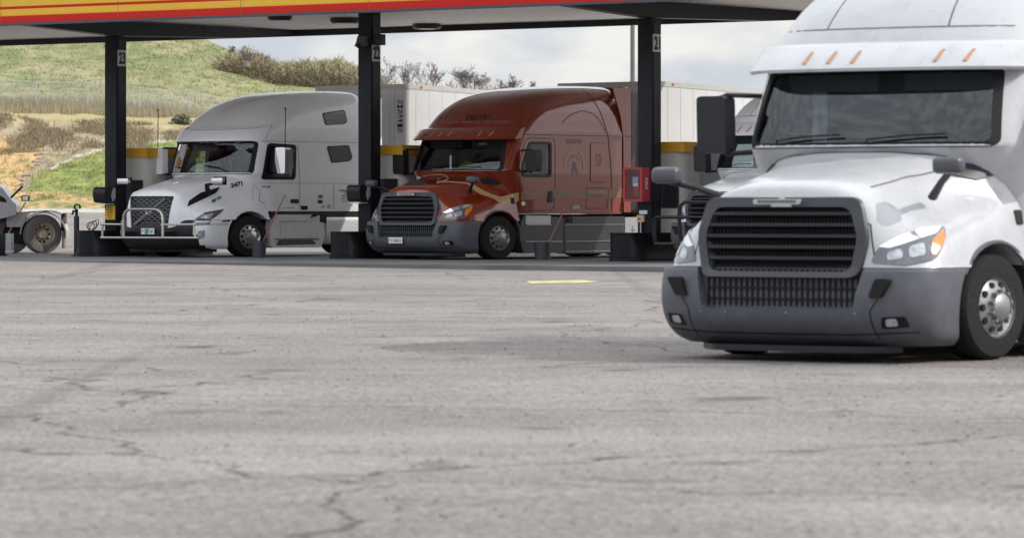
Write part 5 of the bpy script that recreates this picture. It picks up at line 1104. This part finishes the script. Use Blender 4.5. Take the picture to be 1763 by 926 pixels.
# ------------------------------------------------------------------ trailers
def trailer(O, label, yf, topz, text=None, drop=.035, length=13):
    root = thing('box_trailer', label, 'trailer', (O[0], O[1], 0), -A40, 'white box trailers behind the trucks'); sh = lambda vs: [(x, y, z - drop * (y - yf) if z > .9 else z) for x, y, z in vs]
    def B(g, nm, m, smooth=False, par=None): return mesh(nm, sh([tuple(v) for v in g.v]), g.f, m, par or root, smooth, 50)
    w_ = 1.3; r = .12; z0 = 1.2; y1 = yf + length
    pts = [(w_, y1)] + [(w_ - r + r * math.cos(a), yf + r - r * math.sin(a)) for a in np.linspace(0, math.pi / 2, 6)] + [(-w_ + r - r * math.sin(a), yf + r - r * math.cos(a)) for a in np.linspace(0, math.pi / 2, 6)] + [(-w_, y1)]
    def wall(a, b, z0, z1, m, nm):
        n = b - a; vs = [(x, y, z) for z in (z0, z1) for x, y in pts[a:b + 1]]; k = n + 1
        o = mesh(nm, sh(vs), [(i, i + 1, k + i + 1, k + i) for i in range(n)], m, root, True, 50); return o
    wall(0, 2, z0, topz - .12, TRW, 'side_wall'); wall(2, 10, z0, topz - .12, TRG, 'front_wall'); wall(10, 13, z0, topz - .12, TRW, 'side_wall')
    G_ = G().prism([(x * 1.008, y - .008) for x, y in pts], XY, topz - .12, topz); B(G_, 'top_rail', RAILM); 
    G_ = G().prism([(x * 1.006, y - .006) for x, y in pts], XY, z0 - .12, z0); B(G_, 'bottom_rail', RAILM)
    B(G().box((-w_, y1, z0), (w_, y1 + .04, topz - .01)), 'rear_doors', TRW)
    g = G()
    for i in range(int(length / .41)):
        y = yf + .3 + i * .41
        for s in (-1, 1): g.box((s * w_ - .004, y - .008, z0 + .02), (s * w_ + .004, y + .008, topz - .13))
    B(g, 'side_seams', mat('seam_light_grey', (.64, .64, .63), .5)); g = G()
    for x in (-.85, -.4, 0, .4, .85): g.box((x - .008, yf - .004, z0 + .02), (x + .008, yf + .004, topz - .13))
    B(g, 'front_seams', mat('seam_mid_grey', (.52, .53, .54), .5)); g = G()
    for x in (.98, -.98):
        for i in range(40): g.box((x - .01, yf - .008, z0 + .1 + i * .075), (x + .01, yf - .002, z0 + .12 + i * .075))
    B(g, 'rivets', GREYTXT)
    if text:
        for i, ch in enumerate(text): text_flat('fleet_letter', ch, (1.13, yf - .012, pyz(176.5 + i * 8.1, O[1] + 4.0)), (.15, 0, 0), (0, 0, .088), BLKTXT, root, .01)
    g = G()
    for s in (-1, 1): g.tube([(s * .8, yf + 2.6, 0.05), (s * .8, yf + 2.6, z0 - .1)], .06, 8).box((s * .8 - .15, yf + 2.45, 0), (s * .8 + .15, yf + 2.75, .05))
    g.build('landing_gear', DARKPL, root)
    for y in (y1 - 2.6, y1 - 1.3):
        for s in (-1, 1): wheel(root, (s * 1.1, y, .51), side=s, rear=True)
    G().box((-.5, y1 - 3.4, .62), (.5, y1 - .6, .80)).build('bogie', BLACK, root, False)
    for s in (-1, 1): G().tube([(s * 1.315, yf + .45, topz - .06 - .012), (s * 1.33, yf + .45, topz - .06 - .012)], .03, 8).build('marker_lamp', AMBER, root)
    G().tube([(.55, yf - .03, 2.9), (.55, yf - .03, 2.3)], .012, 6).build('air_line', BLACK, root)
    return root
trailer(WO, 'white box trailer lettered GM53415 behind the white truck', 5.80, 4.37, 'GM53415')
trailer(RO, 'white box trailer with amber lamp behind the red truck', 5.95, 4.29)

# ------------------------------------------------------------------ bobtail tractor at the far left
X0, Y0 = gnd(70, 436)
lt = thing('yard_tractor', 'white tractor rear with fenders over dusty twin wheels at far left', 'truck', (X0, Y0 + .3, 0), rad(0))
RX = Matrix.Rotation(rad(68), 4, 'Z')
s_ = F / Y0
def lt_wheel(px, yaw=0):
    c = Vector(((px - 70) / s_, (px - 70) * -.004, .40))
    h = .41
    wo_ = None
    r = .41; wd = .28
    root = lt
    before = set(bpy.data.objects)
    wheel(root, (0, 0, 0), r, wd, 1, True, mat('tan_wheel_rim', (.66, .58, .46), .4, .5, noise=.15), DUSTTYRE)
    M_ = Matrix.Translation(c) @ Matrix.Rotation(rad(-62), 4, 'Z')
    for o in set(bpy.data.objects) - before: o.data.transform(M_)
lt_wheel(70); lt_wheel(13)
def fender(px, y0):
    c = (px - 70) / s_; g = G(); vs = []; n = 14
    for i in range(n):
        a = rad(-5 + 185 * i / (n - 1)); rr_ = .50
        for dy in (-.32, .30): vs.append((c + .04 + rr_ * math.cos(a), (px - 70) * -.004 + dy + .12, .40 + .47 * math.sin(a)))
    fs = [(2 * i, 2 * i + 1, 2 * i + 3, 2 * i + 2) for i in range(n - 1)]
    return finish('fender', vs, fs, WHITE2, lt, .025)
fender(70, 0); fender(13, 0)
g = G(); 
g.prism(rpoly([(-.75, .86), (.30, .88), (.43, .84), (.43, .80), (.1, .90), (-.3, .84), (-.45, .55), (-.75, .55)], .02), XZ, -.1, .4); g.build('deck', WHITE2, lt)
G().prism(rpoly([(-1.6, .55), (-.52, .80), (-.50, 1.02), (-.62, 1.12), (-.8, 1.36), (-.95, 1.46), (-1.6, 1.75)], .05), XZ, -.4, .5).build('body', WHITE2, lt); G().prism(rpoly([(-.86, 1.08), (-.70, 1.06), (-.74, 1.14), (-.86, 1.22)], .03), XZ, -.41, -.402).build('vent', BLACK, lt)
G().box((.40, -.02, .46), (.48, .40, .84), .01).build('tail_bracket', BLACK, lt); G().box((.442, -.06, .56), (.50, -.025, .75), .01).build('tail_lamp', mat('red_grey_lamp', (.30, .10, .10), .3), lt); G().box((.42, .0, .1), (.46, .40, .48), .005).build('mud_flap', mat('dusty_flap', (.22, .18, .14), .8), lt)
G().tube([(-.62, -.42, 1.16), (-.58, -.44, 1.2), (-.36, -.5, 1.40)], .022, 6).build('mirror_arm', BLACK, lt); G().box((-1.2, .12, .2), (.3, .5, .62), .02).build('chassis_frame', BLACK, lt)

for c_ in lt.children:
    c_.data.transform(Matrix.Scale(1.27, 4, (0, 0, 1)))
    for d_ in c_.children: d_.data.transform(Matrix.Scale(1.27, 4, (0, 0, 1)))
# ------------------------------------------------------------------ squeeze every height as the photograph is squeezed
S = Matrix.Scale(K, 4, (0, 0, 1))
for me in bpy.data.meshes:
    if me.users: me.transform(S)
for o in bpy.data.objects:
    if o.type in ('MESH', 'EMPTY', 'CAMERA') and o.parent is None: o.location.z *= K
for me in list(bpy.data.meshes):
    if not me.users: bpy.data.meshes.remove(me)
